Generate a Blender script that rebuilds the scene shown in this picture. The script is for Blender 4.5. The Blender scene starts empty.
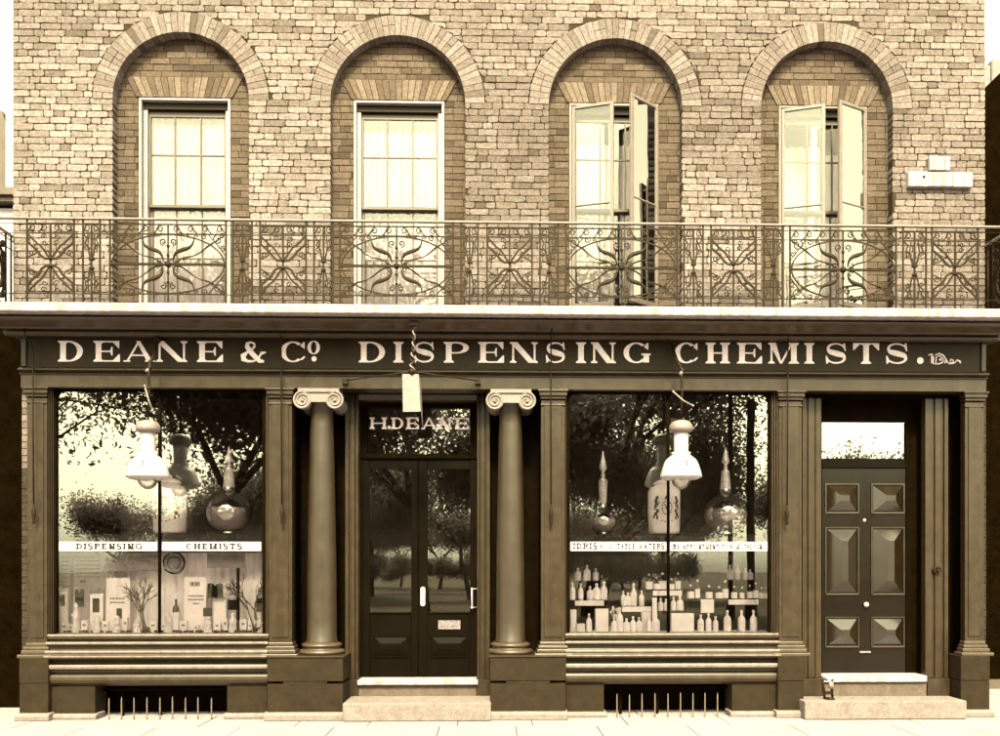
import bpy, math, random, mathutils, mathutils.noise
from math import sin, cos, pi, radians, sqrt
random.seed(7)
scene = bpy.context.scene
COL = scene.collection

# ------------------------------------------------------------------ camera geometry
F = 900.0; PPX = 512.0; HOR = 570.0; CH = 1.64; D = 10.0
TH = radians(1.4); S_, C_ = sin(TH), cos(TH)
def X(px, Y=0.0):
    dy = Y + D; u = (px-PPX)/F
    return dy*(S_+u*C_)/(C_-u*S_)
def Z(py, Y=0.0, px=500.0):
    dy = Y + D; dx = X(px, Y)
    return CH + (HOR-py)*(dx*S_+dy*C_)/F

# ------------------------------------------------------------------ materials
def sep(v):
    t = 1-math.exp(-v/.08)
    g = .55+.335*t; b = .15+.83*t
    r = v/(.2126+.7152*g+.0722*b)
    return (r, r*g, r*b, 1)

def mat(name, v, rough=.6, var=.18, scale=6.0, bump=0.0, bscale=60., metal=0.0, spec=.5,
        tone=False, tonemix=1.0, streak=0.0, coat=0.0, bdist=.004, grain=.22, gscale=75.):
    m = bpy.data.materials.new(name); m.use_nodes = True
    nt = m.node_tree; N = nt.nodes; L = nt.links
    p = N['Principled BSDF']
    p.inputs['Roughness'].default_value = rough
    p.inputs['Metallic'].default_value = metal
    p.inputs['Specular IOR Level'].default_value = spec
    if coat: p.inputs['Coat Weight'].default_value = coat; p.inputs['Coat Roughness'].default_value = .15
    tc = N.new('ShaderNodeTexCoord')
    n = N.new('ShaderNodeTexNoise'); n.inputs['Scale'].default_value = scale; n.inputs['Detail'].default_value = 8
    n.inputs['Roughness'].default_value = .65
    L.new(tc.outputs['Object'], n.inputs['Vector'])
    mr = N.new('ShaderNodeMapRange'); mr.inputs['From Min'].default_value = .25; mr.inputs['From Max'].default_value = .75
    mr.inputs['To Min'].default_value = 1-var*1.6; mr.inputs['To Max'].default_value = 1+var*1.6
    L.new(n.outputs['Fac'], mr.inputs['Value'])
    fac = mr.outputs['Result']
    if v > .3: grain *= .35
    if grain:
        ng = N.new('ShaderNodeTexNoise'); ng.inputs['Scale'].default_value = gscale; ng.inputs['Detail'].default_value = 3
        L.new(tc.outputs['Object'], ng.inputs['Vector'])
        mg = N.new('ShaderNodeMapRange'); mg.inputs['From Min'].default_value = .3; mg.inputs['From Max'].default_value = .7
        mg.inputs['To Min'].default_value = 1-grain; mg.inputs['To Max'].default_value = 1+grain
        L.new(ng.outputs['Fac'], mg.inputs['Value'])
        mm = N.new('ShaderNodeMath'); mm.operation = 'MULTIPLY'
        L.new(fac, mm.inputs[0]); L.new(mg.outputs['Result'], mm.inputs[1]); fac = mm.outputs[0]
    if streak:
        mp = N.new('ShaderNodeMapping'); mp.inputs['Scale'].default_value = (14, 14, .9)
        L.new(tc.outputs['Object'], mp.inputs['Vector'])
        n3 = N.new('ShaderNodeTexNoise'); n3.inputs['Scale'].default_value = 1.0; n3.inputs['Detail'].default_value = 5
        L.new(mp.outputs['Vector'], n3.inputs['Vector'])
        m3 = N.new('ShaderNodeMapRange'); m3.inputs['From Min'].default_value = .3; m3.inputs['From Max'].default_value = .7
        m3.inputs['To Min'].default_value = 1-streak; m3.inputs['To Max'].default_value = 1+streak*.7
        L.new(n3.outputs['Fac'], m3.inputs['Value'])
        mm = N.new('ShaderNodeMath'); mm.operation = 'MULTIPLY'
        L.new(fac, mm.inputs[0]); L.new(m3.outputs['Result'], mm.inputs[1]); fac = mm.outputs[0]
    if tone:
        at = N.new('ShaderNodeAttribute'); at.attribute_name = 'tone'
        mm = N.new('ShaderNodeMath'); mm.operation = 'MULTIPLY'
        L.new(fac, mm.inputs[0]); L.new(at.outputs['Fac'], mm.inputs[1]); fac = mm.outputs[0]
    mx = N.new('ShaderNodeVectorMath'); mx.operation = 'MULTIPLY'
    c = sep(v); mx.inputs[0].default_value = c[:3]
    cb = N.new('ShaderNodeCombineXYZ')
    for q, pw in enumerate((1.0, 1.08, 1.22)):
        pn = N.new('ShaderNodeMath'); pn.operation = 'POWER'; pn.inputs[1].default_value = pw
        L.new(fac, pn.inputs[0]); L.new(pn.outputs[0], cb.inputs[q])
    L.new(cb.outputs[0], mx.inputs[1])
    L.new(mx.outputs['Vector'], p.inputs['Base Color'])
    # roughness variation
    mr2 = N.new('ShaderNodeMapRange'); mr2.inputs['To Min'].default_value = max(.03, rough-.1); mr2.inputs['To Max'].default_value = min(1, rough+.12)
    L.new(n.outputs['Fac'], mr2.inputs['Value']); L.new(mr2.outputs['Result'], p.inputs['Roughness'])
    if bump:
        n2 = N.new('ShaderNodeTexNoise'); n2.inputs['Scale'].default_value = bscale; n2.inputs['Detail'].default_value = 6
        L.new(tc.outputs['Object'], n2.inputs['Vector'])
        b = N.new('ShaderNodeBump'); b.inputs['Strength'].default_value = bump; b.inputs['Distance'].default_value = bdist
        L.new(n2.outputs['Fac'], b.inputs['Height']); L.new(b.outputs['Normal'], p.inputs['Normal'])
    return m

def glass(name, refl=.28, tint=.92, wav=.0):
    m = bpy.data.materials.new(name); m.use_nodes = True
    nt = m.node_tree; N = nt.nodes; L = nt.links
    N.remove(N['Principled BSDF']); out = N['Material Output']
    t = N.new('ShaderNodeBsdfTransparent'); c = sep(.85); k = tint/c[0]
    t.inputs['Color'].default_value = (tint, tint*.995, tint*.985, 1)
    g = N.new('ShaderNodeBsdfGlossy'); g.inputs['Roughness'].default_value = .0
    g.inputs['Color'].default_value = (1, .985, .93, 1)
    fr = N.new('ShaderNodeFresnel'); fr.inputs['IOR'].default_value = 1.5
    a = N.new('ShaderNodeMath'); a.operation = 'ADD'; a.use_clamp = True
    a.inputs[1].default_value = refl; L.new(fr.outputs['Fac'], a.inputs[0])
    mx = N.new('ShaderNodeMixShader'); L.new(a.outputs[0], mx.inputs['Fac'])
    L.new(t.outputs[0], mx.inputs[1]); L.new(g.outputs[0], mx.inputs[2]); L.new(mx.outputs[0], out.inputs['Surface'])
    if wav:
        tc = N.new('ShaderNodeTexCoord')
        n2 = N.new('ShaderNodeTexNoise'); n2.inputs['Scale'].default_value = 2.2; n2.inputs['Detail'].default_value = 1
        L.new(tc.outputs['Object'], n2.inputs['Vector'])
        b = N.new('ShaderNodeBump'); b.inputs['Strength'].default_value = wav; b.inputs['Distance'].default_value = .004
        L.new(n2.outputs['Fac'], b.inputs['Height']); L.new(b.outputs['Normal'], g.inputs['Normal'])
    return m

M = {}
M['brick'] = mat('stock_brick', 0.106, .9, .30, 34, .9, 110, tone=True, spec=.2, bdist=.006)
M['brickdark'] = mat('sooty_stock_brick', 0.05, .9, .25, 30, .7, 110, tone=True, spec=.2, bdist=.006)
M['mortar'] = mat('dirty_mortar', 0.016, .95, .3, 30, .5, 120, spec=.2)
M['paint'] = mat('brown_shop_paint', 0.0135, .36, .22, 9, .2, 40, spec=.35, streak=.22)
M['colpaint'] = mat('brown_column_paint', 0.0135, .42, .16, 5, .12, 40, spec=.5, streak=.16)
M['paint_dark'] = mat('dark_shop_paint', 0.024, .4, .2, 5, .1, 40, spec=.5, streak=.15)
M['fascia'] = mat('fascia_paint', 0.0085, .5, .3, 4, .08, 30, spec=.15, streak=.12)
M['gilt'] = mat('cream_lettering', 0.6, .5, .14, 12, 0, spec=.4)
M['black'] = mat('blackened_wood', 0.0024, .6, .3, 8, .15, 50, spec=.01, streak=.2)
M['door'] = mat('door_varnish', 0.00176, .35, .12, 3, .02, 30, spec=.06, streak=.15)
M['stone'] = mat('pale_stone', 0.128, .85, .14, 9, .35, 70, spec=.3)
M['slab'] = mat('whitewashed_stone', 0.22, .8, .12, 5, .25, 50, spec=.3, streak=.34)
M['plinth'] = mat('cement_plinth', 0.009, .75, .3, 9, .4, 80, spec=.15)
M['edge'] = mat('worn_plinth_edge', 0.116, .8, .16, 14, .4, 60, spec=.3)
M['white'] = mat('white_paint', 0.176, .5, .07, 7, .08, 40, spec=.4)
M['offwhite'] = mat('stone_paint', 0.12, .5, .12, 7, .08, 40, spec=.4)
M['sash'] = mat('sash_paint', 0.048, .45, .12, 7, .08, 40, spec=.4)
M['iron'] = mat('painted_iron', 0.008, .6, .3, 25, .2, 90, spec=.12)
M['dkiron'] = mat('dark_iron', 0.008, .5, .3, 25, .2, 90, spec=.12)
M['galv'] = mat('galvanised_bar', 0.072, .5, .2, 25, .2, 90, spec=.5)
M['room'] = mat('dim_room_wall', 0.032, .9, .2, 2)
M['shopin'] = mat('shop_interior_wood', 0.0096, .7, .3, 3, streak=.3)
M['panelb'] = mat('mahogany_backboard', 0.04, .55, .35, 3, streak=.35)
M['net'] = mat('net_curtain', 0.46, .95, .10, 7, .3, 30, spec=.1, streak=.14)
M['porcelain'] = mat('white_porcelain', 0.32, .25, .12, 9, spec=.5, coat=.6)
M['blue'] = mat('painted_jar_pattern', 0.04, .3, .5, 30, spec=.5)
M['drape'] = mat('white_drape', 0.85, .95, .08, 7, .2, 30, spec=.1)
M['case'] = mat('casement_paint', 0.096, .5, .1, 7, .1, 40, spec=.4, streak=.12)
M['cutglass'] = mat('cut_glass', 0.44, .08, .2, 30, spec=.8)
M['card'] = mat('white_card', 0.86, .8, .06, 12, spec=.2)
M['cardtext'] = mat('printed_ink', 0.0048, .7, .2, 30, spec=.2)
M['cardgrey'] = mat('grey_card', 0.208, .8, .25, 14, spec=.2)
M['bottle'] = mat('dark_bottle_glass', 0.024, .12, .2, 10, spec=.7)
M['palebottle'] = mat('pale_stoneware', 0.88, .3, .12, 30, spec=.5)
M['brass'] = mat('polished_brass', 0.44, .25, .12, 20, metal=.9)
M['twig'] = mat('dried_twig', 0.032, .9, .3, 20)
M['pave'] = mat('pavement_stone', 0.19, .85, .06, 1.2, .25, 30, spec=.25)
M['road'] = mat('dusty_macadam', 0.24, .9, .12, .8, .4, 14, spec=.2)
M['grass'] = mat('park_lawn', 0.02, .95, .3, .6, .6, 8, spec=.1)
M['bed'] = mat('white_window_bed', 0.8, .8, .06, 12, spec=.2)
M['pyramid'] = mat('raised_panel_paint', 0.006, .2, .12, 6, .03, 30, spec=.8, coat=.8)
M['bark'] = mat('tree_bark', 0.032, .9, .3, 5, .8, 12, spec=.1, bdist=.03)
M['leaf'] = mat('tree_leaves', 0.045, .55, .35, .7, spec=.35)
nt_ = M['leaf'].node_tree; pr_ = nt_.nodes['Principled BSDF']; tl_ = nt_.nodes.new('ShaderNodeBsdfTranslucent'); ml_ = nt_.nodes.new('ShaderNodeMixShader')
tl_.inputs['Color'].default_value = sep(.13); ml_.inputs['Fac'].default_value = .5
nt_.links.new(pr_.outputs[0], ml_.inputs[1]); nt_.links.new(tl_.outputs[0], ml_.inputs[2]); nt_.links.new(ml_.outputs[0], nt_.nodes['Material Output'].inputs['Surface'])
M['stucco'] = mat('pale_stucco', 0.24, .8, .08, 1.5, .1, 20)
M['roof'] = mat('slate_roof', 0.056, .7, .25, 3, .3, 20)
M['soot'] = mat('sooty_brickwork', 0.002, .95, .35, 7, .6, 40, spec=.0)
M['jarwhite'] = mat('jar_white', 0.88, .25, .05, 9, spec=.5)
M['highlight_strip'] = mat('painted_highlight', 0.096, .5, .18, 12, .2, 40, spec=.4, streak=.2)  # pale colour carries the highlights of the riser mouldings
M['basep'] = mat('highlit_base_paint', 0.0288, .4, .2, 9, .15, 40, spec=.5)  # paler than the shafts, bright top edges put into the paint
M['riserst'] = mat('worn_step_riser', 0.06, .8, .2, 12, .3, 60, spec=.2)
M['steplow'] = mat('pale_step_stone', 0.116, .85, .16, 9, .35, 70, spec=.2)
M['shopglass'] = glass('plate_glass', .075, .995, .10)
M['oldglass'] = glass('crown_glass', .0, .99, .6)
M['crystal'] = glass('crystal', .26, .93, .0)
M['caseglass'] = glass('casement_glass', .34, .99, .3)

# ------------------------------------------------------------------ mesh builder
class MB:
    def __init__(s): s.v = []; s.f = []; s.mi = []; s.sm = []; s.tone = []; s.t = 1.0
    def add(s, vs, fs, mi=0, smooth=False):
        o = len(s.v); s.v += [tuple(v) for v in vs]
        for f in fs:
            s.f.append(tuple(i+o for i in f)); s.mi.append(mi); s.sm.append(smooth); s.tone.append(s.t)
        return s
    def box(s, x0, x1, y0, y1, z0, z1, mi=0):
        if x0 > x1: x0, x1 = x1, x0
        if y0 > y1: y0, y1 = y1, y0
        if z0 > z1: z0, z1 = z1, z0
        v = [(x, y, z) for z in (z0, z1) for y in (y0, y1) for x in (x0, x1)]
        return s.add(v, [(0,2,3,1),(4,5,7,6),(0,1,5,4),(2,6,7,3),(0,4,6,2),(1,3,7,5)], mi)
    def prism_y(s, pts, y0, y1, mi=0, smooth=False):
        """polygon in (x,z) counter-clockwise seen from -y, extruded in y"""
        n = len(pts)
        v = [(x, y0, z) for x, z in pts] + [(x, y1, z) for x, z in pts]
        f = [tuple(range(n)), tuple(range(2*n-1, n-1, -1))]
        f += [(i, i+n, (i+1) % n+n, (i+1) % n) for i in range(n)]
        return s.add(v, f, mi, smooth)
    def prof_x(s, prof, x0, x1, mi=0):
        """profile list of (y,z) extruded along x, closed"""
        n = len(prof)
        v = [(x0, y, z) for y, z in prof]+[(x1, y, z) for y, z in prof]
        f = [tuple(range(n)), tuple(range(2*n-1, n-1, -1))]
        f += [(i, (i+1) % n, (i+1) % n+n, i+n) for i in range(n)]
        return s.add(v, f, mi)
    def lathe(s, prof, cx=0, cy=0, n=24, mi=0, axis='z', cz=0, smooth=True, a0=0, a1=2*pi):
        full = abs(a1-a0-2*pi) < 1e-6
        m = n if full else n+1
        v = []
        for r, z in prof:
            for k in range(m):
                a = a0+(a1-a0)*k/n
                if axis == 'z': v.append((cx+r*cos(a), cy+r*sin(a), cz+z))
                else: v.append((cx+r*cos(a), cy+z, cz+r*sin(a)))
        f = []
        for i in range(len(prof)-1):
            for k in range(n):
                k2 = (k+1) % m
                if not full and k+1 > n: continue
                q = (i*m+k, i*m+k2, (i+1)*m+k2, (i+1)*m+k)
                f.append(q if axis == 'z' else q[::-1])
        return s.add(v, f, mi, smooth)
    def tube(s, pts, r, n=6, mi=0, smooth=True, flat=1.0):
        P = [tuple(p) for p in pts]; m = len(P)
        rr = r if isinstance(r, (list, tuple)) else [r]*m
        vs = []
        up = None
        for i in range(m):
            a = P[max(0, i-1)]; b = P[min(m-1, i+1)]
            t = [b[j]-a[j] for j in range(3)]; l = sqrt(sum(q*q for q in t)) or 1; t = [q/l for q in t]
            ref = (0, 1, 0) if abs(t[1]) < .9 else (1, 0, 0)
            u = (t[1]*ref[2]-t[2]*ref[1], t[2]*ref[0]-t[0]*ref[2], t[0]*ref[1]-t[1]*ref[0])
            l = sqrt(sum(q*q for q in u)); u = [q/l for q in u]
            w = (t[1]*u[2]-t[2]*u[1], t[2]*u[0]-t[0]*u[2], t[0]*u[1]-t[1]*u[0])
            for k in range(n):
                an = 2*pi*k/n+pi/n
                vs.append(tuple(P[i][j]+rr[i]*(cos(an)*u[j]+flat*sin(an)*w[j]) for j in range(3)))
        f = [(i*n+k, i*n+(k+1) % n, (i+1)*n+(k+1) % n, (i+1)*n+k) for i in range(m-1) for k in range(n)]
        f.append(tuple(range(n-1, -1, -1))); f.append(tuple((m-1)*n+k for k in range(n)))
        return s.add(vs, f, mi, smooth)
    def sphere(s, c, r, n=12, mi=0, sq=1.0):
        pr = [(max(.0001, r*sin(pi*i/8)), -r*sq*cos(pi*i/8)) for i in range(9)]
        return s.lathe(pr, c[0], c[1], n, mi, 'z', c[2])
    def build(s, name, mats, parent=None, origin=(0, 0, 0), bevel=0, tone=False, seg=1):
        me = bpy.data.meshes.new(name)
        ox, oy, oz = origin
        me.from_pydata([(x-ox, y-oy, z-oz) for x, y, z in s.v], [], s.f)
        for m_ in (mats if isinstance(mats, (list, tuple)) else [mats]): me.materials.append(m_)
        me.polygons.foreach_set('material_index', s.mi)
        me.polygons.foreach_set('use_smooth', s.sm)
        if tone:
            a = me.attributes.new('tone', 'FLOAT', 'FACE'); a.data.foreach_set('value', s.tone)
        me.update()
        import bmesh
        bm = bmesh.new(); bm.from_mesh(me); bmesh.ops.recalc_face_normals(bm, faces=bm.faces); bm.to_mesh(me); bm.free()
        o = bpy.data.objects.new(name, me); COL.objects.link(o)
        if parent is not None: o.parent = parent
        else: o.location = origin
        if bevel:
            b = o.modifiers.new('bevel', 'BEVEL'); b.width = bevel; b.segments = seg; b.limit_method = 'ANGLE'; b.angle_limit = radians(40)
        return o

def tag(o, label=None, cat=None, group=None, kind=None):
    if label: o['label'] = label
    if cat: o['category'] = cat
    if group: o['group'] = group
    if kind: o['kind'] = kind
    return o
def thing(name, label, cat, loc=(0, 0, 0), group=None):
    o = bpy.data.objects.new(name, None); COL.objects.link(o); o.location = loc; o.empty_display_size = .1
    return tag(o, label, cat, group)
def copy_tree(o, label, loc, group=None, scale=None):
    r = o.copy(); COL.objects.link(r); r.location = loc; r['label'] = label
    if group: r['group'] = group
    if scale: r.scale = scale
    for ch in list(o.children):
        c = ch.copy(); COL.objects.link(c); c.parent = r
        for g in list(ch.children):
            d = g.copy(); COL.objects.link(d); d.parent = c
    return r

# ------------------------------------------------------------------ glyphs (all polygons in a cap height of 1)
def glyph(ch, w, T=.27, t=.065):
    P = []
    def rect(x0, x1, y0, y1): P.append([(x0, y0), (x1, y0), (x1, y1), (x0, y1)])
    def serif(x0, x1, y, up):      # foot or head serif with bracket
        e = .11
        if up: P.append([(x0-e, y), (x1+e, y), (x1+e, y+t*.8), (x1, y+t*2), (x0, y+t*2), (x0-e, y+t*.8)])
        else: P.append([(x0-e, y-t*.8), (x0, y-t*2), (x1, y-t*2), (x1+e, y-t*.8), (x1+e, y), (x0-e, y)])
    def stem(x0, x1, y0=0, y1=1, s=True):
        rect(x0, x1, y0, y1)
        if s: serif(x0, x1, y0, True); serif(x0, x1, y1, False)
    def strip(outer, inner):
        for i in range(len(outer)-1): P.append([outer[i], outer[i+1], inner[i+1], inner[i]])
    def para(x0, x1, xt0, xt1, y0=0, y1=1): P.append([(x0, y0), (x1, y0), (xt1, y1), (xt0, y1)])
    def bowl(x0, w, y0, y1, n=14):
        c = (y0+y1)/2; h = (y1-y0)/2; o = []; i_ = []
        for k in range(n+1):
            a = -pi/2+pi*k/n
            o.append((x0+(w-x0)*cos(a), c+h*sin(a))); i_.append((x0+(w-T-x0)*cos(a), c+(h-t)*sin(a)))
        strip(o, i_)
    def ring(w, a0, a1, n=28):
        o = []; i_ = []
        for k in range(n+1):
            a = a0+(a1-a0)*k/n
            o.append((w/2+w/2*cos(a), .5+.5*sin(a))); i_.append((w/2+(w/2-T*.95)*cos(a), .5+(.5-t)*sin(a)))
        strip(o, i_)
    if ch == 'I': stem(w/2-T/2, w/2+T/2)
    elif ch == 'D': stem(.11, .11+T); rect(.3, w*.42, 0, t); rect(.3, w*.42, 1-t, 1); bowl(w*.42, w, 0, 1)
    elif ch == 'P': stem(.11, .11+T); rect(.3, w*.5, .44, .44+t); rect(.3, w*.5, 1-t, 1); bowl(w*.5, w, .44, 1)
    elif ch == 'R':
        stem(.11, .11+T); rect(.3, w*.5, .46, .46+t); rect(.3, w*.5, 1-t, 1); bowl(w*.5, w*.95, .46, 1)
        para(w-T, w, w*.45, w*.45+T, 0, .5)
    elif ch == 'B':
        stem(.11, .11+T)
        for y in (0, .5, 1-t): rect(.3, w*.5, y, y+t)
        bowl(w*.5, w, 0, .5+t); bowl(w*.5, w*.95, .5, 1)
    elif ch == 'E' or ch == 'L':
        stem(.11, .11+T)
        rect(.2, w, 0, t); P.append([(w-.05-.28, t), (w, t*.5), (w, .36), (w-.05, .36)])
        if ch == 'E':
            rect(.2, w-.03, 1-t, 1); P.append([(w-.33, 1-t), (w-.08, .66), (w-.03, .66), (w-.03, 1-t*.5)])
            rect(.3, w*.66, .5-t/2, .5+t/2); P.append([(w*.66-.05, .5), (w*.66+.03, .30), (w*.66+.08, .30), (w*.66+.08, .72), (w*.66+.03, .72)])
    elif ch == 'T':
        stem(w/2-T/2, w/2+T/2); rect(0, w, 1-t, 1)
        P.append([(0, .66), (.05, .66), (.32, 1-t), (0, 1-t*.5)]); P.append([(w-.05, .66), (w, .66), (w, 1-t*.5), (w-.32, 1-t)])
    elif ch == 'N':
        stem(.13, .13+t*1.4); stem(w-.12-t*1.4, w-.12); para(w-.12-t-T, w-.12, .02, .02+T+.08)
    elif ch == 'M':
        stem(.12, .12+t*1.4); stem(w-.12-T, w-.12)
        m = (w-T)*.5
        para(m-.04, m+.04, .05, .05+T+.06); para(m-.04, m+t, w-.12-T, w-.12-T+t*1.4)
    elif ch == 'H':
        stem(.11, .11+T); stem(w-.11-T, w-.11); rect(.3, w-.3, .5-t/2, .5+t/2)
    elif ch == 'A':
        para(.1, .1+t*1.5, w/2-t, w/2+t*.6); para(w-.1-T, w-.1, w/2-T*.55, w/2+T*.1)
        rect(w*.24, w*.72, .28, .28+t); P.append([(-.02, 0), (.3, 0), (.3, t), (-.02, t)])
        P.append([(w-.1-T-.1, 0), (w+.02, 0), (w+.02, t), (w-.1-T-.1, t)])
    elif ch == 'W':
        para(w*.24, w*.24+T*.8, .04, .04+T); para(w*.34, w*.34+t, w*.5-t/2, w*.5+t/2)
        para(w*.60, w*.60+T*.8, w*.46, w*.46+T); para(w*.70, w*.70+t, w-.16, w-.16+t)
        rect(-.06, .36, 1-t, 1); rect(w-.3, w+.06, 1-t, 1)
    elif ch == 'Y':
        stem(w/2-T/2, w/2+T/2, 0, .45, False); serif(w/2-T/2, w/2+T/2, 0, True)
        para(w/2-T/2, w/2+T/2, .04, .04+T, .42, 1); para(w/2, w/2+.1, w-.16, w-.04, .42, 1)
        rect(-.04, .38, 1-t, 1); rect(w-.3, w+.04, 1-t, 1)
    elif ch == 'K':
        stem(.11, .11+T); para(.3, .4, w-.2, w-.06, .4, 1); para(w-T-.02, w, .42, .42+T, 0, .62)
    elif ch in 'CG':
        ring(w, radians(48), radians(312 if ch == 'C' else 318))
        P.append([(w*.80, .78), (w*.97, .64), (w*.97, .97), (w*.92, .97)])
        if ch == 'G': rect(w-T, w-.0, .04, .42); rect(w-T-.1, w+.08, .40, .40+t)
        else: P.append([(w*.80, .17), (w*.86, .10), (w, .26), (w*.95, .30)])
    elif ch == 'O': ring(w, 0, 2*pi)
    elif ch in 'S&':
        if ch == 'S':
            pts = []
            for k in range(15):
                a = radians(25+k/14*215); pts.append((w*.5+w*.36*cos(a), .735+.23*sin(a), t*.54+.05*max(0, (k-5)/9)))
            q = []
            for k in range(15):
                a = radians(55-k/14*215); q.append((w*.5+w*.38*cos(a), .265+.23*sin(a), t*.54+.05*max(0, (9-k)/9)))
            pts = pts[:-1]+[(w*.5, .5, T*.52)]+q[1:]
            for i, p in enumerate(pts):
                if abs(p[1]-.5) < .17 and w*.2 < p[0] < w*.8: pts[i] = (p[0], p[1], T*.5)
            ww = [p[2] for p in pts]
            ww = [sum(ww[max(0, i-1):i+2])/len(ww[max(0, i-1):i+2]) for i in range(len(ww))]
            P.append([(w*.80, .86), (w*.9, .62), (w*.94, .62), (w*.90, 1.0), (w*.86, 1.0)])
            P.append([(w*.06, 0), (w*.1, 0), (w*.2, .12), (w*.09, .38), (w*.04, .38)])
        else:
            raw = [(w*1.0, .45, .04), (w*.86, .40, .05), (w*.74, .16, .05), (w*.55, .045, .045), (w*.33, .04, .06), (w*.14, .14, .12), (w*.13, .30, .13), (w*.28, .46, .06), (w*.50, .62, .045), (w*.60, .76, .05),
                   (w*.58, .90, .045), (w*.44, .96, .04), (w*.31, .90, .08), (w*.29, .76, .11), (w*.42, .52, .12), (w*.62, .26, .12), (w*.80, .06, .10), (w*.98, .03, .05)]
            pts = raw; ww = [p[2] for p in pts]
            P.append([(w*.84, .44), (w*1.06, .44), (w*1.06, .44+t), (w*.84, .44+t)])
        o = []; i_ = []
        for i, p in enumerate(pts):
            a = pts[max(0, i-1)]; b = pts[min(len(pts)-1, i+1)]
            dx, dy = b[0]-a[0], b[1]-a[1]; l = sqrt(dx*dx+dy*dy) or 1
            nx, ny = -dy/l, dx/l
            o.append((p[0]+nx*ww[i], p[1]+ny*ww[i])); i_.append((p[0]-nx*ww[i], p[1]-ny*ww[i]))
        strip(o, i_)
    elif ch == '.':
        P.append([(w/2+.15*cos(2*pi*k/14), .15+.15*sin(2*pi*k/14)) for k in range(14)])
    return P
def put_glyph(mb, ch, x, z, w, h, y, dep=.003, T=.27, t=.065):
    """x,z lower left, w width in metres, h cap height, y front plane"""
    for i, pl in enumerate(glyph(ch, w/h, T, t)):
        mb.prism_y([(x+a*h, z+b*h) for a, b in pl], y-dep-.00012*(i % 29), y)
WID = {'I': .5, 'D': 1.05, 'E': .95, 'P': 1.0, 'N': 1.15, 'S': .8, 'G': 1.1, 'C': 1.05, 'H': 1.15, 'M': 1.35, 'T': 1.05, 'A': 1.15,
       'O': 1.1, 'R': 1.1, 'B': 1.0, 'L': .95, 'W': 1.5, 'Y': 1.1, 'K': 1.1, '.': .35, '&': 1.1, ' ': .6}
def text(mb, s, x0, x1, z, h, y, T=.27, t=.12, sp=.14, dep=.0015):
    tot = sum(WID[c] for c in s)+sp*(len(s)-1); k = (x1-x0)/(tot*h)
    x = x0
    for c in s:
        if c != ' ':
            for i, pl in enumerate(glyph(c, WID[c], T, t)):
                mb.prism_y([(x+a*h*k, z+b*h) for a, b in pl], y-dep-.00008*(i % 29), y)
        x += (WID[c]+sp)*h*k

# ================================================================== THE BUILDING
B = thing('shop_building', 'brick chemist shop building with dark painted shopfront, iron balcony and four arched upper windows', 'building')
YW = .10                      # face of the upper brick wall
XL, XR = X(13, YW), X(985, YW)
ZB = Z(306, YW)-.02           # foot of the brick wall
ZT = 8.9
arches = [(X(181, YW), Z(100, YW, 181)), (X(398, YW), Z(103, YW, 398)), (X(615.5, YW), Z(105, YW, 615)), (X(827, YW), Z(106.5, YW, 827))]
zs_ = sum(a[1] for a in arches)/4
arches = [(a[0], zs_) for a in arches]
RI, RO = .752, .975
WH = .515                     # half width of the window openings
YR = .225                      # recess face
WT = Z(101, YR, 450)          # top of the openings
ch = .0745; jt = .0092
def tonepick(base=1.0, dark=.08):
    r = random.random()
    t = base*random.uniform(.76, 1.16)
    if r < dark: t *= random.uniform(.55, .8)
    return t
mb = MB()
def brick(mb, pts, yf, yb, mi=0):
    j = random.uniform(-.003, .003)
    mb.prism_y(pts, yf+j, yb, mi)
def lim(z, R, c, zs):   # half-width of a round-headed figure at height z
    if z <= zs: return R
    d = z-zs
    return sqrt(max(0, R*R-d*d)) if d < R else -1
n = int((ZT-ZB)/ch)
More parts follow.
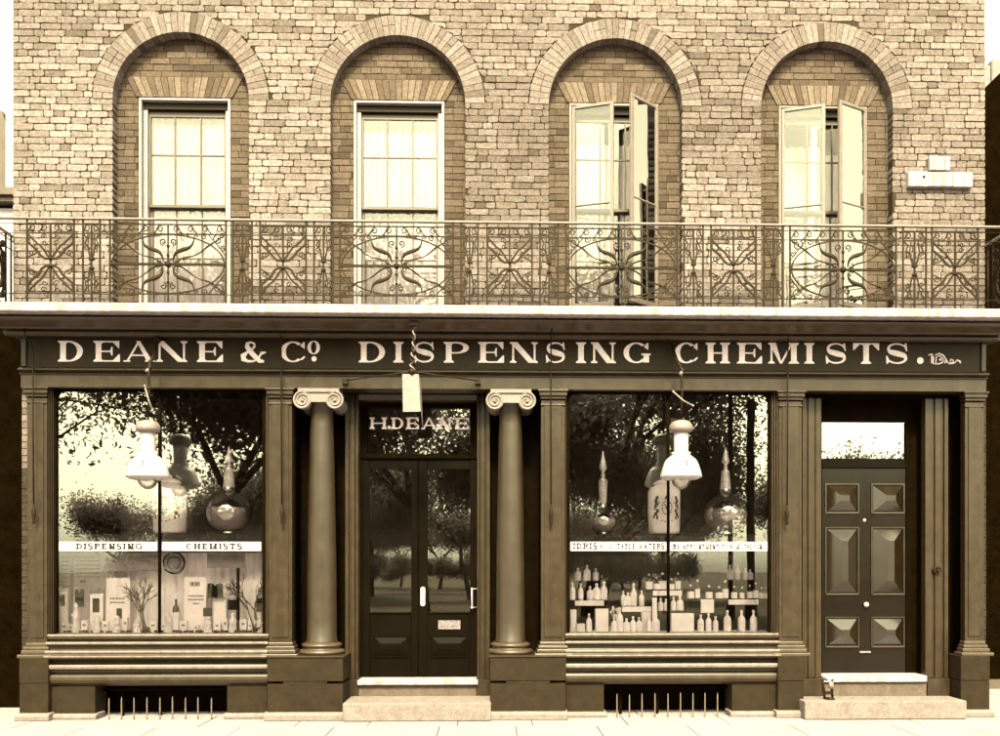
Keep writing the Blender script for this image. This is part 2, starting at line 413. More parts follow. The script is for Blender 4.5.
for k in range(n):
    z0 = ZB+k*ch; z1 = z0+ch-jt
    zz0, zz1 = z0, z1
    segs = []     # intervals [(xa0,xa1),(xb0,xb1)] bottom/top
    cur = (XL, XL)
    for cx, zs in arches:
        R0 = RO if zz1 > zs else RI
        a0 = lim(z0, RO, cx, zs) if z0 > zs-.02 else RI
        a1 = lim(z1, RO, cx, zs) if z0 > zs-.02 else RI
        if z0 > zs-.02 and z0 <= zs: a0 = RO
        if a0 <= 0 and a1 <= 0: continue
        a0 = max(a0, 0); a1 = max(a1, 0)
        if z0 > zs-.02: a0 += .006; a1 += .006
        segs.append((cur, (cx-a0, cx-a1))); cur = (cx+a0, cx+a1)
    segs.append((cur, (XR, XR)))
    off = (k % 2)*.17
    for (l0, l1), (r0, r1) in segs:
        # mortar bed
        mb.t = random.uniform(.9, 1.1)
        mb.prism_y([(l0+.002, z0), (r0-.002, z0), (r1-.002, z0+ch), (l1+.002, z0+ch)], YW+.007, YW+.19, 1)
        x = XL-off+random.uniform(-.01, .01); q = k % 2
        lm, rm = (l0+l1)/2, (r0+r1)/2
        xs = []
        while x < rm-.001:
            L_ = (.222 if random.random() < .62 else .108)*random.uniform(.93, 1.07)
            e = x+L_
            if e > lm+.03:
                a = max(x, lm); b = min(e, rm)
                if rm-b < .05: b = rm
                if b-a > .03 or a == lm: xs.append((a, b))
                if b == rm: break
            x = e+jt*random.uniform(.8, 1.3)
        for a, b in xs:
            A0, A1 = (l0, l1) if a <= lm+1e-6 else (a, a)
            B0, B1 = (r0, r1) if b >= rm-1e-6 else (b, b)
            if B0-A0 < .015 or B1-A1 < .01: continue
            mb.t = tonepick()*(1.0+(.42)*mathutils.noise.noise(((a+b)*.3, z0*.55, 3.1))+.12*mathutils.noise.noise((a*1.5, z0*1.9, 8.1))-.02*max(-3, min(3, a)))  # tone also rises to the left, sky glare put into the brick colour
            w = lambda s=.0045: random.uniform(-s, s)
            c = min(.016, (B1-A1)*.25)
            mb.prism_y([(A0+c*random.random(), z0+w()), ((A0+B0)/2+w(.02), z0+w()), (B0-c*random.random(), z0+w()), (B0+w(.002), z0+.02+w()), (B1+w(.002), z1-.016), (B1-c*random.random(), z1+w()), ((A1+B1)/2+w(.02), z1+w()), (A1+c*random.random(), z1+w()), (A1+w(.002), z1-.015), (A0+w(.002), z0+.02)], YW+random.uniform(-.004, .003), YW+.19)
mb.build('brick_wall', [M['brick'], M['mortar']], B, tone=True)
# voussoir rings
for cx, zs in arches:
    mb = MB(); nv = 39
    for k in range(nv):
        a0 = pi*k/nv+.0035; a1 = pi*(k+1)/nv-.0035
        mb.t = tonepick(.97, .08)
        r1 = RO-random.uniform(0, .008)
        halves = [(RI, r1)] if random.random() < .7 else [(RI, (RI+RO)/2-.004), ((RI+RO)/2+.004, r1)]
        for ra, rb in halves:
            mb.t *= random.uniform(.93, 1.07)
            mb.prism_y([(cx+ra*cos(a0), zs+ra*sin(a0)), (cx+rb*cos(a0), zs+rb*sin(a0)), (cx+rb*cos(a1), zs+rb*sin(a1)), (cx+ra*cos(a1), zs+ra*sin(a1))], YW-.006+random.uniform(-.003, .003), YR)
    for k in range(40):
        a0 = pi*k/40; a1 = pi*(k+1)/40
        mb.prism_y([(cx+(RI+.003)*cos(a0), zs+(RI+.003)*sin(a0)), (cx+(RO)*cos(a0), zs+(RO)*sin(a0)), (cx+(RO)*cos(a1), zs+(RO)*sin(a1)), (cx+(RI+.003)*cos(a1), zs+(RI+.003)*sin(a1))], YW+.001, YR, 1)
    mb.build('brick_arch', [M['brick'], M['mortar']], B, tone=True)
    # recess brickwork with the flat gauged arch
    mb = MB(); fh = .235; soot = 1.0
    k = 0; z = ZB
    while z < zs+RI+.03:
        z0, z1 = z, z+ch-jt; hw = min(RI, max(lim(min(z0, z1), RI, cx, zs), 0))+.02
        if z0 > zs+RI-.03: hw = .3
        bands = []
        if z0 < WT-.02: bands = [(cx-hw, cx-WH), (cx+WH, cx+hw)]
        elif z1 < WT+fh+.012:
            s = WH-.06
            if hw > s: bands = [(cx-hw, cx-s), (cx+s, cx+hw)]
        else: bands = [(cx-hw, cx+hw)]
        for a, b in bands:
            mb.box(a, b, YR+.006, YR+.11, z0, z0+ch, 1)
            x = a-(k % 2)*.11-random.random()*.03
            while x < b:
                L_ = random.choice((.222, .108, .222))*random.uniform(.94, 1.06); e = min(x+L_, b); s_ = max(x, a)
                if e-s_ > .02:
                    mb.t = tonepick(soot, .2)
                    w = lambda s=.003: random.uniform(-s, s)
                    mb.prism_y([(s_, z0+w()), (e, z0+w()), (e, z1+w()), (s_, z1+w())], YR+random.uniform(-.003, .003), YR+.11)
                x = x+L_+jt
        k += 1; z += ch
    nb = 17
    zt0, zt1 = WT, WT+fh
    mb.prism_y([(cx-WH-.02, zt0+.002), (cx+WH+.02, zt0+.002), (cx+WH+.14, zt1), (cx-WH-.14, zt1)], YR-.006, YR+.1, 1)
    mb.box(cx-WH-.1, cx+WH+.1, YR+.02, YR+.1, zt1-.05, zt1+.09, 1)
    for k in range(nb):
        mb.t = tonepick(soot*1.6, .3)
        f0, f1 = k/nb, (k+1)/nb
        bx = lambda f, e: cx+(f*2-1)*(WH+.02+e)
        mb.prism_y([(bx(f0, 0)+.004, zt0), (bx(f1, 0)-.004, zt0), (bx(f1, .12)-.004, zt1-.01), (bx(f0, .12)+.004, zt1-.01)], YR-.014+random.uniform(-.002, .002), YR+.11)
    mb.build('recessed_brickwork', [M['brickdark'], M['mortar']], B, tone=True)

# shell: side walls, back, roof, floors
mb = MB()
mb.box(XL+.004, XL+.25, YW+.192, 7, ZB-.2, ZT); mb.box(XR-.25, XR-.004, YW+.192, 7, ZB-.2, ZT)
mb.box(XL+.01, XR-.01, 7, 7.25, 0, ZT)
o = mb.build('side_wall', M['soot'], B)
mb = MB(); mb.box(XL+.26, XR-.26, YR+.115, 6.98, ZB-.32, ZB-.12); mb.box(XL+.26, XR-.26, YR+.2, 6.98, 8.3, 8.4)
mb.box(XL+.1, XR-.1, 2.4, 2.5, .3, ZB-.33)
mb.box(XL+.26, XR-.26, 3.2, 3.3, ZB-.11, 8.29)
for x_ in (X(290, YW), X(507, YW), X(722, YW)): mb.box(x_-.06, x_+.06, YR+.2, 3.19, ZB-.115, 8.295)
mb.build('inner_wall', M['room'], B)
mb = MB(); mb.box(XL-.1, XR+.1, -.05, 7.4, ZT, ZT+.25)
mb.build('roof_parapet', M['stone'], B, bevel=.01)

# ------------------------------------------------ upper windows
zsill = ZB+.01
def sash_window(cx, casement):
    yo = YR+.03
    f = MB()
    fw = .028
    w = WH-.004
    zt = WT-.004
    # outer lining boards (thin white rim)
    dp = YR+.15
    f.box(cx-w, cx-w+fw, YR-.006, dp, zsill, zt-fw-.001); f.box(cx+w-fw, cx+w, YR-.006, dp, zsill, zt-fw-.001); f.box(cx-w, cx+w, YR-.006, dp, zt-fw, zt)
    # inner sash box
    f.box(cx-w+fw+.001, cx-w+fw+.045, dp-.09, dp+.0, zsill, zt-fw-.002); f.box(cx+w-fw-.045, cx+w-fw-.001, dp-.09, dp, zsill, zt-fw-.002)
    if not casement: f.box(cx-w-.03, cx+w+.03, YR-.03, dp+.02, zsill-.05, zsill-.002)
    fr = f.build('window_frame', M['case'] if casement else M['white'], B, bevel=.003)
    ys = dp-.055
    x0, x1 = cx-w+fw+.046, cx+w-fw-.046
    zt2 = zt-fw-.01-.13
    zz = [zsill+.02, Z(259, ys, 450), Z(209, ys, 450), Z(158, ys, 450), zt2]
    s = MB()
    s.box(x0, x0+.022, ys, ys+.035, zz[2], zt2); s.box(x1-.022, x1, ys, ys+.035, zz[2], zt2)
    s.box(x0, x1, ys+.001, ys+.034, zt2, zt2+.06)
    s.box(x0, x0+.03, ys+.045, ys+.08, zz[0], zz[2]); s.box(x1-.03, x1, ys+.045, ys+.08, zz[0], zz[2])
    s.box(x0, x1, ys+.002, ys+.036, zz[2]-.012, zz[2]+.02); s.box(x0, x1, ys+.044, ys+.079, zz[2]-.02, zz[2]+.0);
    s.box(x0, x1, ys+.044, ys+.082, zz[0]-.02, zz[0]+.06)
    for k in (1, 2):
        xb = x0+(x1-x0)*k/3
        s.box(xb-.008, xb+.008, ys+.004, ys+.03, zz[2], zt2); s.box(xb-.008, xb+.008, ys+.05, ys+.076, zz[0], zz[2]-.02)
    s.box(x0, x1, ys+.006, ys+.028, zz[3]-.008, zz[3]+.008); s.box(x0, x1, ys+.052, ys+.074, zz[1]-.008, zz[1]+.008)
    s.build('sash', M['sash'], fr, bevel=.002)
    bb = MB(); bb.box(cx-w+fw+.001, cx+w-fw-.001, YR+.05, dp+.04, zt-fw-.075, zt-fw-.001); bb.build('shade_board', M['dkiron'], fr, bevel=.003)  # dark board stands in for the shade under the window head
    g = MB(); g.box(x0+.005, x1-.005, ys+.014, ys+.018, zz[2], zt2); g.box(x0+.005, x1-.005, ys+.06, ys+.064, zz[0], zz[2]-.01)
    g.build('pane', M['oldglass'], fr)
    return dp, x0, x1, zz, zt2
def leaf(hx, hy, wid, ang, side):
    """casement leaf hinged at hx, opening outward; side=+1 extends to +x"""
    z0, z1 = zsill+.02, WT-.045
    zb = Z(205, YR, 450)
    m = MB(); fw = .034
    m.box(0, fw, 0, .035, z0, z1); m.box(wid-fw*1.25, wid, 0, .035, z0, z1)
    m.box(fw, wid-fw*1.25, .001, .034, z1-fw, z1); m.box(fw, wid-fw*1.25, .001, .034, z0, z0+fw*1.6)
    m.box(fw, wid-fw*1.25, .004, .03, zb-.008, zb+.008)
    o = m.build('casement', M['case'], B, bevel=.003)
    g = MB(); g.box(fw, wid-fw*1.25, .016, .020, z0+fw, z1-fw)
    g.build('pane', M['caseglass'] if side < 0 else M['oldglass'], o)
    o.location = (hx, hy, 0)
    if side > 0: o.rotation_euler = (0, 0, -ang)
    else: o.rotation_euler = (0, 0, pi+ang)
    return o
for i, (cx, zs) in enumerate(arches):
    dp, x0, x1, zz, zt2 = sash_window(cx, i > 1)
    if i == 2:
        leaf(cx-WH+.035, YR-.01, .475, radians(17), 1); leaf(cx+WH-.035, YR-.005, .46, radians(40), -1)
    if i == 3:
        leaf(cx-WH+.035, YR-.01, .475, radians(17), 1); leaf(cx+WH-.035, YR-.005, .44, radians(27), -1)
    # curtains (they hang inside: things of their own)
    yc = dp+.045
    lab = ['full white net curtain behind the leftmost arched window', 'white net curtain with scalloped lace head behind second arched window from left',
           'white curtain with dark parted gap behind the open casements left of the last arched window', 'white curtain behind the open casements of the rightmost arched window'][i]
    m = MB(); nn = 60
    def sheet(xa, xb, za, zb_, y, amp, folds, ph=0, scal=0):
        n_ = int(folds*8)
        top = []; 
        for k in range(n_+1):
            u = k/n_; a = u*folds*2*pi+ph
            yy = y+amp*sin(a)+amp*.5*sin(a*2.3+1)
            zt_ = zb_-(scal*abs(sin(a*.5)) if scal else 0)
            top.append((xa+(xb-xa)*u+amp*.4*cos(a), yy, zt_))
        v = [(a[0], a[1], za) for a in top]+top+[(a[0], a[1]+.004, za) for a in top]+[(a[0], a[1]+.004, a[2]) for a in top]
        q = n_+1
        f = [(k, k+1, k+1+q, k+q) for k in range(n_)]+[(k+2*q, k+3*q, k+1+3*q, k+1+2*q) for k in range(n_)]
        f += [(k+q, k+1+q, k+1+3*q, k+3*q) for k in range(n_)]
        m.add(v, f, 0, True)
    if i == 0:
        sheet(x0-.03, x1+.03, zsill, zt2+.02, yc, .010, 11)
    elif i == 1:
        sheet(x0-.03, x1+.03, zsill, zz[2]-.03, yc+.03, .012, 9, 0, .06); sheet(x0-.03, x1+.03, zz[2]-.01, zt2-.06, yc, .02, 10, 1, .06)
    elif i == 2:
        sheet(x0-.03, cx+.03, zsill+.15, zt2-.22, yc, .018, 6); sheet(cx+.085, x1+.03, zsill+.15, zt2-.22, yc, .018, 5)
    else:
        sheet(x0-.03, cx+.03, zsill+.1, zt2-.22, yc, .015, 5); sheet(cx+.10, x1+.03, zsill+.1, zt2-.3, yc, .015, 4)
    m.tube([(x0-.03, yc, zt2+.0), (x1+.03, yc, zt2+.0)], .008)
    tag(m.build('curtain', M['net'], None, (cx, yc, zsill)), lab, 'curtain', 'curtains in the arched windows')

# ------------------------------------------------ balcony
YB = -.45
zb0, zb1 = Z(314, -.55), Z(305, -.55)
sx0, sx1 = X(-4, -.55)-.02, X(1004, -.55)
m = MB(); m.box(XL-.12, XR+.10, -.55, YW-.01, zb0, zb1)
m.build('balcony_slab', M['slab'], B, bevel=.012, seg=2)
ZR0 = zb1+.001
zr = {'top': Z(223.5, YB), 'l2': Z(227.5, YB), 'l3': Z(237, YB), 'bot': Z(296.5, YB), 'mid': Z(267, YB)}
def arc(cx, cz, rx, rz, a0, a1, n=14): return [(cx+rx*cos(a0+(a1-a0)*k/n), cz+rz*sin(a0+(a1-a0)*k/n)) for k in range(n+1)]
def spiral(cx, cz, r, a0, turns, n=14):
    return [(cx+r*(1-.8*k/n)*cos(a0+turns*2*pi*k/n), cz+r*(1-.8*k/n)*sin(a0+turns*2*pi*k/n)) for k in range(n+1)]
def rod(m, pts, r, y=YB, flat=.6): m.tube([(p[0], y, p[1]) for p in pts], r*1.36, 4, smooth=False, flat=flat)
def frieze(m, x0, x1, n):
    za, zb_ = zr['l3'], zr['l2']; w = (x1-x0)/n; h = zb_-za
    c = (x0+x1)/2
    for k in range(n):
        xa = x0+w*k; mid = xa+w/2; d = 1 if mid < c else -1
        # running S scroll
        rod(m, spiral(mid-d*w*.08, za+h*.52, h*.34, pi*.5 if d > 0 else pi*.5, 1.1*(-d)), .0055)
        rod(m, [(mid-d*w*.5, za+.005), (mid-d*w*.33, za+h*.3), (mid-d*w*.16, za+h*.82), (mid-d*.08*w, za+h*.86)], .0065)
def wide_panel(x0, x1):
    m = MB(); c = (x0+x1)/2; zt, z3, zb_, zm = zr['l2'], zr['l3'], zr['bot'], zr['mid']
    hw = (x1-x0)/2
    for x_ in (x0, x1): rod(m, [(x_, ZR0), (x_, zr['top'])], .0095)
    for z_ in (zt, z3, zb_): rod(m, [(x0, z_), (x1, z_)], .0065)
    frieze(m, x0, x1, 8)
    zc = (z3+zb_)/2; rz = (z3-zb_)/2
    rod(m, arc(c, zc, hw*.97, rz*.98, 0, 2*pi, 48), .0075)
    rod(m, [(c, ZR0), (c, zt)], .008); rod(m, [(x0, zm), (x1, zm)], .012, flat=1)
    # bars behind
    # leaves: thick wavy diagonals
    for sx in (-1, 1):
        for sz in (-1, 1):
            ex, ez = c+sx*hw*.47, zc+sz*rz*.93
            pts = []; rr = []
            for k in range(13):
                u = k/12; wv = .032*sin(u*2*pi*1.05)
                px_ = c+sx*.05+(ex-c-sx*.05)*u; pz_ = zm+sz*.03+(ez-zm-sz*.03)*u
                pts.append((px_-sx*wv*.8, YB, pz_+sz*wv*.7)); rr.append(.007+.017*sin(pi*min(1, u*1.15))**1.4)
            m.tube(pts, rr, 6, flat=.45)
            # finer wavy rays to the corners
            pts = []
            for k in range(15):
                u = k/14
                pts.append((c+sx*(.06+(hw*.86-.06)*u), YB+.004, zm+sz*(.012+(rz*.74)*u**1.15)+.016*sin(u*9)))
            m.tube(pts, [.006+.004*sin(pi*k/14*2)**2 for k in range(15)], 5, flat=.6)
            # scroll pair at the vertical rod
            rod(m, spiral(c+sx*.05, zc+sz*rz*.74, .038, -sz*pi/2, sx*1.2), .006)
            rod(m, spiral(c+sx*.09, zm+sz*.035, .03, pi/2*sz, -sx*.9), .006)
            # corner spandrels
            for (fx, fz, r_) in ((.86, .82, .06), (.62, .93, .036), (.95, .52, .032), (.93, .95, .03)):
                rod(m, spiral(c+sx*hw*fx, zc+sz*rz*fz, r_, sz*pi*.3, sx*1.25), .0058)
            rod(m, [(c+sx*hw*.70, zc+sz*rz*.98), (c+sx*hw*.86, zc+sz*rz*.62), (c+sx*hw*.99, zc+sz*rz*.30)], .0055)
            rod(m, [(c+sx*hw*.99, zc+sz*rz*.99), (c+sx*hw*.74, zc+sz*rz*.66)], .0065)
            for q in (.2, .34, .5): rod(m, spiral(c+sx*hw*q, zc+sz*rz*(1.02-q*.16)+.004, .02, 0, sx*1.1, 8), .005)
    for dz in (-.09, .0, .09, .19, -.19): m.sphere((c, YB, zm+dz), .017 if dz else .034, 8)
    return m.build('railing_panel', M['iron'], B)
def x_panel(x0, x1):
    m = MB(); c = (x0+x1)/2; zt, z3, zb_, zm = zr['l2'], zr['l3'], zr['bot'], zr['mid']
    for x_ in (x0, x1): rod(m, [(x_, ZR0), (x_, zr['top'])], .0095)
    for z_ in (zt, z3, zb_): rod(m, [(x0, z_), (x1, z_)], .0065)
    frieze(m, x0, x1, 4); hw = (x1-x0)/2
    rod(m, [(c, ZR0), (c, zt)], .0095)
    for sz, za, ze in ((1, zm+.05, z3), (-1, zm-.03, zb_)):
        H = ze-za
        for sx in (-1, 1):
            p = [(0, 0), (.25, .0), (.42, .12), (.62, .36), (.80, .50), (.97, .62), (.98, .8), (1., .98)] if sz > 0 else [(0, 0), (.22, .0), (.38, .10), (.5, .30), (.72, .46), (.93, .62), (.97, .85), (1., 1.)]
            rod(m, [(c+sx*hw*a, za+H*b) for a, b in p], .0125, flat=.5)
            p = [(.05, .02), (.16, .16), (.30, .36), (.42, .5), (.58, .60), (.78, .78), (.98, .97)]
            rod(m, [(c+sx*hw*a, za+H*b) for a, b in p], .010, flat=.5)
            rod(m, spiral(c+sx*hw*.25, za+H*.62, .03, 0, sx*1.1), .005)
            rod(m, spiral(c+sx*hw*.80, za+H*.22, .034, 0, sx*1.2), .0055); rod(m, spiral(c+sx*hw*.30, za+H*.86, .03, 0, -sx*1.1), .005)
            rod(m, [(c+sx*hw*.98, za+H*.05), (c+sx*hw*.62, za+H*.20), (c+sx*hw*.55, za+H*.42)], .006)
        m.sphere((c, YB, za), .022, 8)
    return m.build('railing_panel', M['iron'], B)
def narrow_panel(x0, x1):
    m = MB(); c = (x0+x1)/2; zt, z3, zb_, zm = zr['l2'], zr['l3'], zr['bot'], zr['mid']
    for x_ in (x0, x1): rod(m, [(x_, ZR0), (x_, zr['top'])], .0095)
    for z_ in (zt, z3, zb_): rod(m, [(x0, z_), (x1, z_)], .0065)
    frieze(m, x0, x1, 2); hw = (x1-x0)/2
    rod(m, [(c, ZR0), (c, zt)], .0095)
    for za, ze in ((zm+.05, z3), (zm-.04, zb_)):
        H = ze-za
        for sx in (-1, 1):
            rod(m, [(c+sx*hw*a, za+H*b) for a, b in ((.12, 0), (.3, .25), (.34, .45), (.75, .6), (.55, .78), (.9, .97))], .0075)
            rod(m, spiral(c+sx*hw*.55, za+H*.45, .032, 0, sx*1.2), .0055)
            rod(m, [(c+sx*hw*a, za+H*b) for a, b in ((.1, .05), (.45, .5), (.3, .95))], .006)
    m.box(c-.026, c+.026, YB-.018, YB+.018, zm+.035, zm+.06); m.box(c-.022, c+.022, YB-.016, YB+.016, zm-.055, zm-.035)
    return m.build('railing_panel', M['iron'], B)
xp = [27, 74, 83, 100, 110, 226, 233, 252, 260, 306, 314, 333, 340, 453, 461, 478, 487, 532, 540, 558, 566, 677, 684, 703, 711, 756, 764, 783, 790, 896, 903, 926, 932, 978]
kinds = 'xnwnxnwnxnwnxnwnx'
xw = [X(p, YB) for p in xp]
for i, kd in enumerate(kinds):
    a, b = xw[2*i], xw[2*i+1]
    {'x': x_panel, 'n': narrow_panel, 'w': wide_panel}[kd](a, b)
XC0, XC1 = XL-.02, XR+.03
m = MB()
m.box(XC0, XC1, YB-.022, YB+.022, zr['top'], zr['top']+.02)
m.box(XC0, XC0+.04, YB+.022, YW-.002, zr['top'], zr['top']+.02); m.box(XC1-.04, XC1, YB+.022, YW-.002, zr['top'], zr['top']+.02)
m.build('hand_rail', M['offwhite'], B, bevel=.004)
m = MB()
for z_ in (zr['l2'], zr['l3'], zr['bot']): m.tube([(XC0, YB+.012, z_), (XC1, YB+.012, z_)], .005, 4)
for x_ in (XC0+.02, XC1-.02):
    for z_ in (zr['l2'], zr['l3'], zr['bot']): m.tube([(x_, YB, z_), (x_, YW, z_)], .006, 4)
    for y_ in (YB, YB+.11, YB+.4, YW-.04): m.tube([(x_, y_, ZR0), (x_, y_, zr['top'])], .011, 4)
    ym = YB+.25; zc = (zr['l3']+zr['bot'])/2; rz = (zr['l3']-zr['bot'])/2
    for q in range(2):
        ring = arc(ym, zc, .13-.05*q, rz*(.9-.35*q), 0, 2*pi, 20)
        m.tube([(x_, a, b) for a, b in ring], .016, 5)
    for sy in (-1, 1):
        for k in range(6):
            sp = spiral(ym+sy*.09, zr['bot']+.08+k*.11, .045, 0, 1.2*sy, 9); m.tube([(x_, a, b) for a, b in sp], .013, 4)
m.build('railing_rods', M['iron'], B)

# ------------------------------------------------ entablature
ex0, ex1 = X(22, 0), X(985, 0)
zfa0, zfa1 = Z(369.5), Z(339)
cx0, cx1 = ex0-.14, ex1+.12
m = MB()
zz_ = lambda p, y: Z(p, y)
prof = [(.22, Z(338, 0)), (-.10, Z(338, -.10)), (-.10, Z(336.6, -.10)), (-.13, Z(336.4, -.13)), (-.13, Z(334, -.13)), (-.09, Z(333.4, -.09)), (-.09, Z(331.8, -.09)), (-.20, Z(331.6, -.2)),
        (-.22, Z(330, -.22)), (-.27, Z(328, -.27)), (-.34, Z(325.5, -.34)), (-.40, Z(323, -.40)), (-.43, Z(320.8, -.43)), (-.44, Z(319.4, -.44)), (-.30, Z(319.3, -.30)), (-.29, Z(317, -.29)), (-.27, zb0-.001), (.22, zb0-.001)]
m.prof_x(prof, cx0, cx1)
m.build('cornice', mat('lightened_cornice_paint', .036, .4, .22, 9, .2, 40, spec=.4, streak=.2), B, bevel=.004)  # paler copy of the shop paint, offsets the shade of the slab
m = MB()
for (a, b) in ((318, 430), (470, 560)):    # raised patches of lead on the cornice
    pass
m.box(ex0, ex1, 0, .22, zfa0+.001, Z(338, 0)-.001)
fb = m.build('fascia', M['fascia'], B)
m = MB()
m.box(ex0, ex1, -.03, .2, Z(390), Z(377.6)); 
m.prof_x([(.2, Z(377.5)), (-.04, Z(377.5)), (-.04, Z(376.2)), (-.03, Z(375.6)), (-.03, Z(374.8)), (-.085, Z(374)), (-.085, Z(372.8)), (-.06, Z(371.6)), (-.02, Z(370.2)), (-.001, Z(369.6)), (.2, Z(369.6))], ex0-.01, ex1+.01)
m.box(ex0-.002, ex0+.05, -.022, -.001, zfa0+.002, zfa1+.01); m.box(ex1-.05, ex1+.002, -.022, -.001, zfa0+.002, zfa1+.01)
m.build('architrave', M['paint'], B, bevel=.004)
m = MB(); m.box(ex0+.02, ex1-.02, .2, .62, Z(390)+.002, zb0-.05)
m.build('soffit', M['black'], B)
# sign lettering
m = MB()
L1 = [('D', 58, 83), ('E', 93.5, 120), ('A', 124, 155), ('N', 156, 187.5), ('E', 197, 223), ('&', 240, 264.5), ('C', 280.5, 305.5)]
L2 = [('D', 358.7, 385), ('I', 391, 406), ('S', 413.5, 435), ('P', 443.7, 469), ('E', 478, 504), ('N', 509.5, 538), ('S', 545, 566), ('I', 574, 588), ('N', 590.5, 616), ('G', 623.5, 649)]
L3 = [('C', 674.7, 698), ('H', 705.5, 730), ('E', 737, 762), ('M', 768, 799), ('I', 802.5, 816), ('S', 824.8, 847), ('T', 853, 879), ('S', 885, 908.5)]
for line in (L1, L2, L3):
    for c_, a, b in line:
        pm = (a+b)/2; zb_ = Z(361.7+(pm-100)*.0028, 0, pm); h = Z(341+(pm-100)*.0028, 0, pm)-zb_
        m = MB(); put_glyph(m, c_, X(a), zb_, X(b)-X(a), h, -.0005); m.build('letter', M['gilt'], fb)
m = MB()
put_glyph(m, 'O', X(307.5), Z(354.3, 0, 314), X(320)-X(307.5), .15, -.0005)
put_glyph(m, '.', X(310.5), Z(361.5, 0, 314), .08, .19, -.0005)
m.build('letter', M['gilt'], fb); m = MB()
put_glyph(m, '.', X(916), Z(364, 0, 920), .095, .25, -.0005)
# the signwriter's small flourish after the full stop
m.build('full_stop', M['gilt'], fb); m = MB()
def sq(pts, r=.008): m.tube([(X(915+a/14.29), -.004, Z(335+b/14.29, 0, 940)) for a, b in pts], r, 5)
sq([(190, 290), (230, 275), (260, 330), (250, 400), (235, 405), (232, 330), (245, 270)])
sq([(250, 410), (330, 415), (390, 395), (400, 340), (350, 300), (300, 310), (295, 400)])
sq([(280, 290), (340, 265), (400, 290), (460, 380), (420, 405), (425, 360)]); sq([(440, 370), (480, 410), (540, 410), (545, 360), (505, 350), (500, 400), (560, 400)])
sq([(560, 400), (600, 360), (640, 380), (645, 405)], .010); sq([(350, 340), (365, 370)], .014)
lt = m.build('script_flourish', M['gilt'], fb)

# ------------------------------------------------ pilasters
zcap1, zcap0 = Z(390)-.001, Z(402)
def pilaster(pa, pb, dep=.16, y=0.0, base=True):
    xa, xb = X(pa), X(pb); m = MB()
    m.box(xa, xb, y, y+dep, Z(643), Z(400)+.001)
    m.box(xa+.035, xb-.035, y-.012, y, Z(640)+.03, Z(405))
    p = m.build('pilaster', M['paint'], B, bevel=.004)
    m = MB(); e = .02
    m.box(xa-e-.015, xb+e+.015, y-.055, y+dep, Z(391.8), zcap1); m.box(xa-e, xb+e, y-.04, y+dep, Z(396), Z(391.8)-.001)
    m.box(xa-.008, xb+.008, y-.02, y+dep, Z(399), Z(396)-.001); m.box(xa-.004, xb+.004, y-.018, y+dep, Z(405.5), Z(404))
    m.build('capital', M['paint'], p, bevel=.005, seg=2)
    m = MB()
    for e, a, b in ((.012, 645.5, 642), (.03, 649, 645.7), (.045, 653, 649.2), (.075, 656.5, 653.2)):
        m.box(xa-e, xb+e, y-e, y+dep, Z(a), Z(b))
    m.build('base', M['basep'], p, bevel=.008, seg=2)
    return p
P1 = pilaster(27, 47); P2 = pilaster(269, 292); P3 = pilaster(541, 565); P4 = pilaster(779, 802); P5 = pilaster(965, 984, .1)
# pilaster pedestals / plinths
def pedestal(pa, pb, y0=-.085, y1=.2, top=657, label=None):
    xa, xb = X(pa, y0), X(pb, y0)
    m = MB(); zt = Z(top, y0)
    m.box(xa, xb, y0, y1, Z(682.5, y0)+.004, zt); m.box(xa+.001, xb-.001, y0+.004, y1-.001, .05, Z(682.5, y0))
    o = m.build('pedestal', M['plinth'], B, bevel=.006)
    m = MB()
    z1 = Z(711.5, y0)
    m.prof_x([(y1-.01, .0), (y0-.045, .0), (y0-.05, z1-.03), (y0-.04, z1-.01), (y0-.001, z1), (y1-.01, z1)], xa-.03, xb+.03)
    m.build('plinth_edge', M['edge'], o, bevel=.01, seg=2)
    return o
pedestal(19, 48); pedestal(778, 804); pedestal(961, 990)
def big_pedestal(pa, pb):
    y0 = -.16; xa, xb = X(pa, y0), X(pb, y0); m = MB()
    zt = Z(657.5, y0); zc = Z(681.5, y0)
    q = (xb-xa)
    m.box(xa, xb, y0, .46, zc+.005, zt)
    # lower stone keyed into the upper one with a stepped joint
    m.box(xa+.001, xb-.001, y0+.003, .459, .05, zc-.03)
    m.box(xa+.001, xa+q*.2, y0+.003, .1, zc-.03, zc-.002-.02); m.box(xa+q*.21, xb-q*.21, y0+.003, .1, zc-.03, zc); m.box(xb-q*.2, xb-.001, y0+.003, .1, zc-.03, zc-.022)
    o = m.build('pedestal', M['plinth'], B, bevel=.006)
    m = MB(); z1 = Z(711.5, y0)
    m.prof_x([(.3, .0), (y0-.045, .0), (y0-.05, z1-.03), (y0-.04, z1-.01), (y0-.001, z1), (.3, z1)], xa-.03, xb+.02)
    m.build('plinth_edge', M['edge'], o, bevel=.01, seg=2)
    m = MB(); m.box(xa-.012, xb+.012, y0-.012, .46, zt+.001, zt+.018); m.build('top_edge', M['paint'], o, bevel=.004)
    return zt+.018
zp = big_pedestal(267, 343); big_pedestal(490, 566)
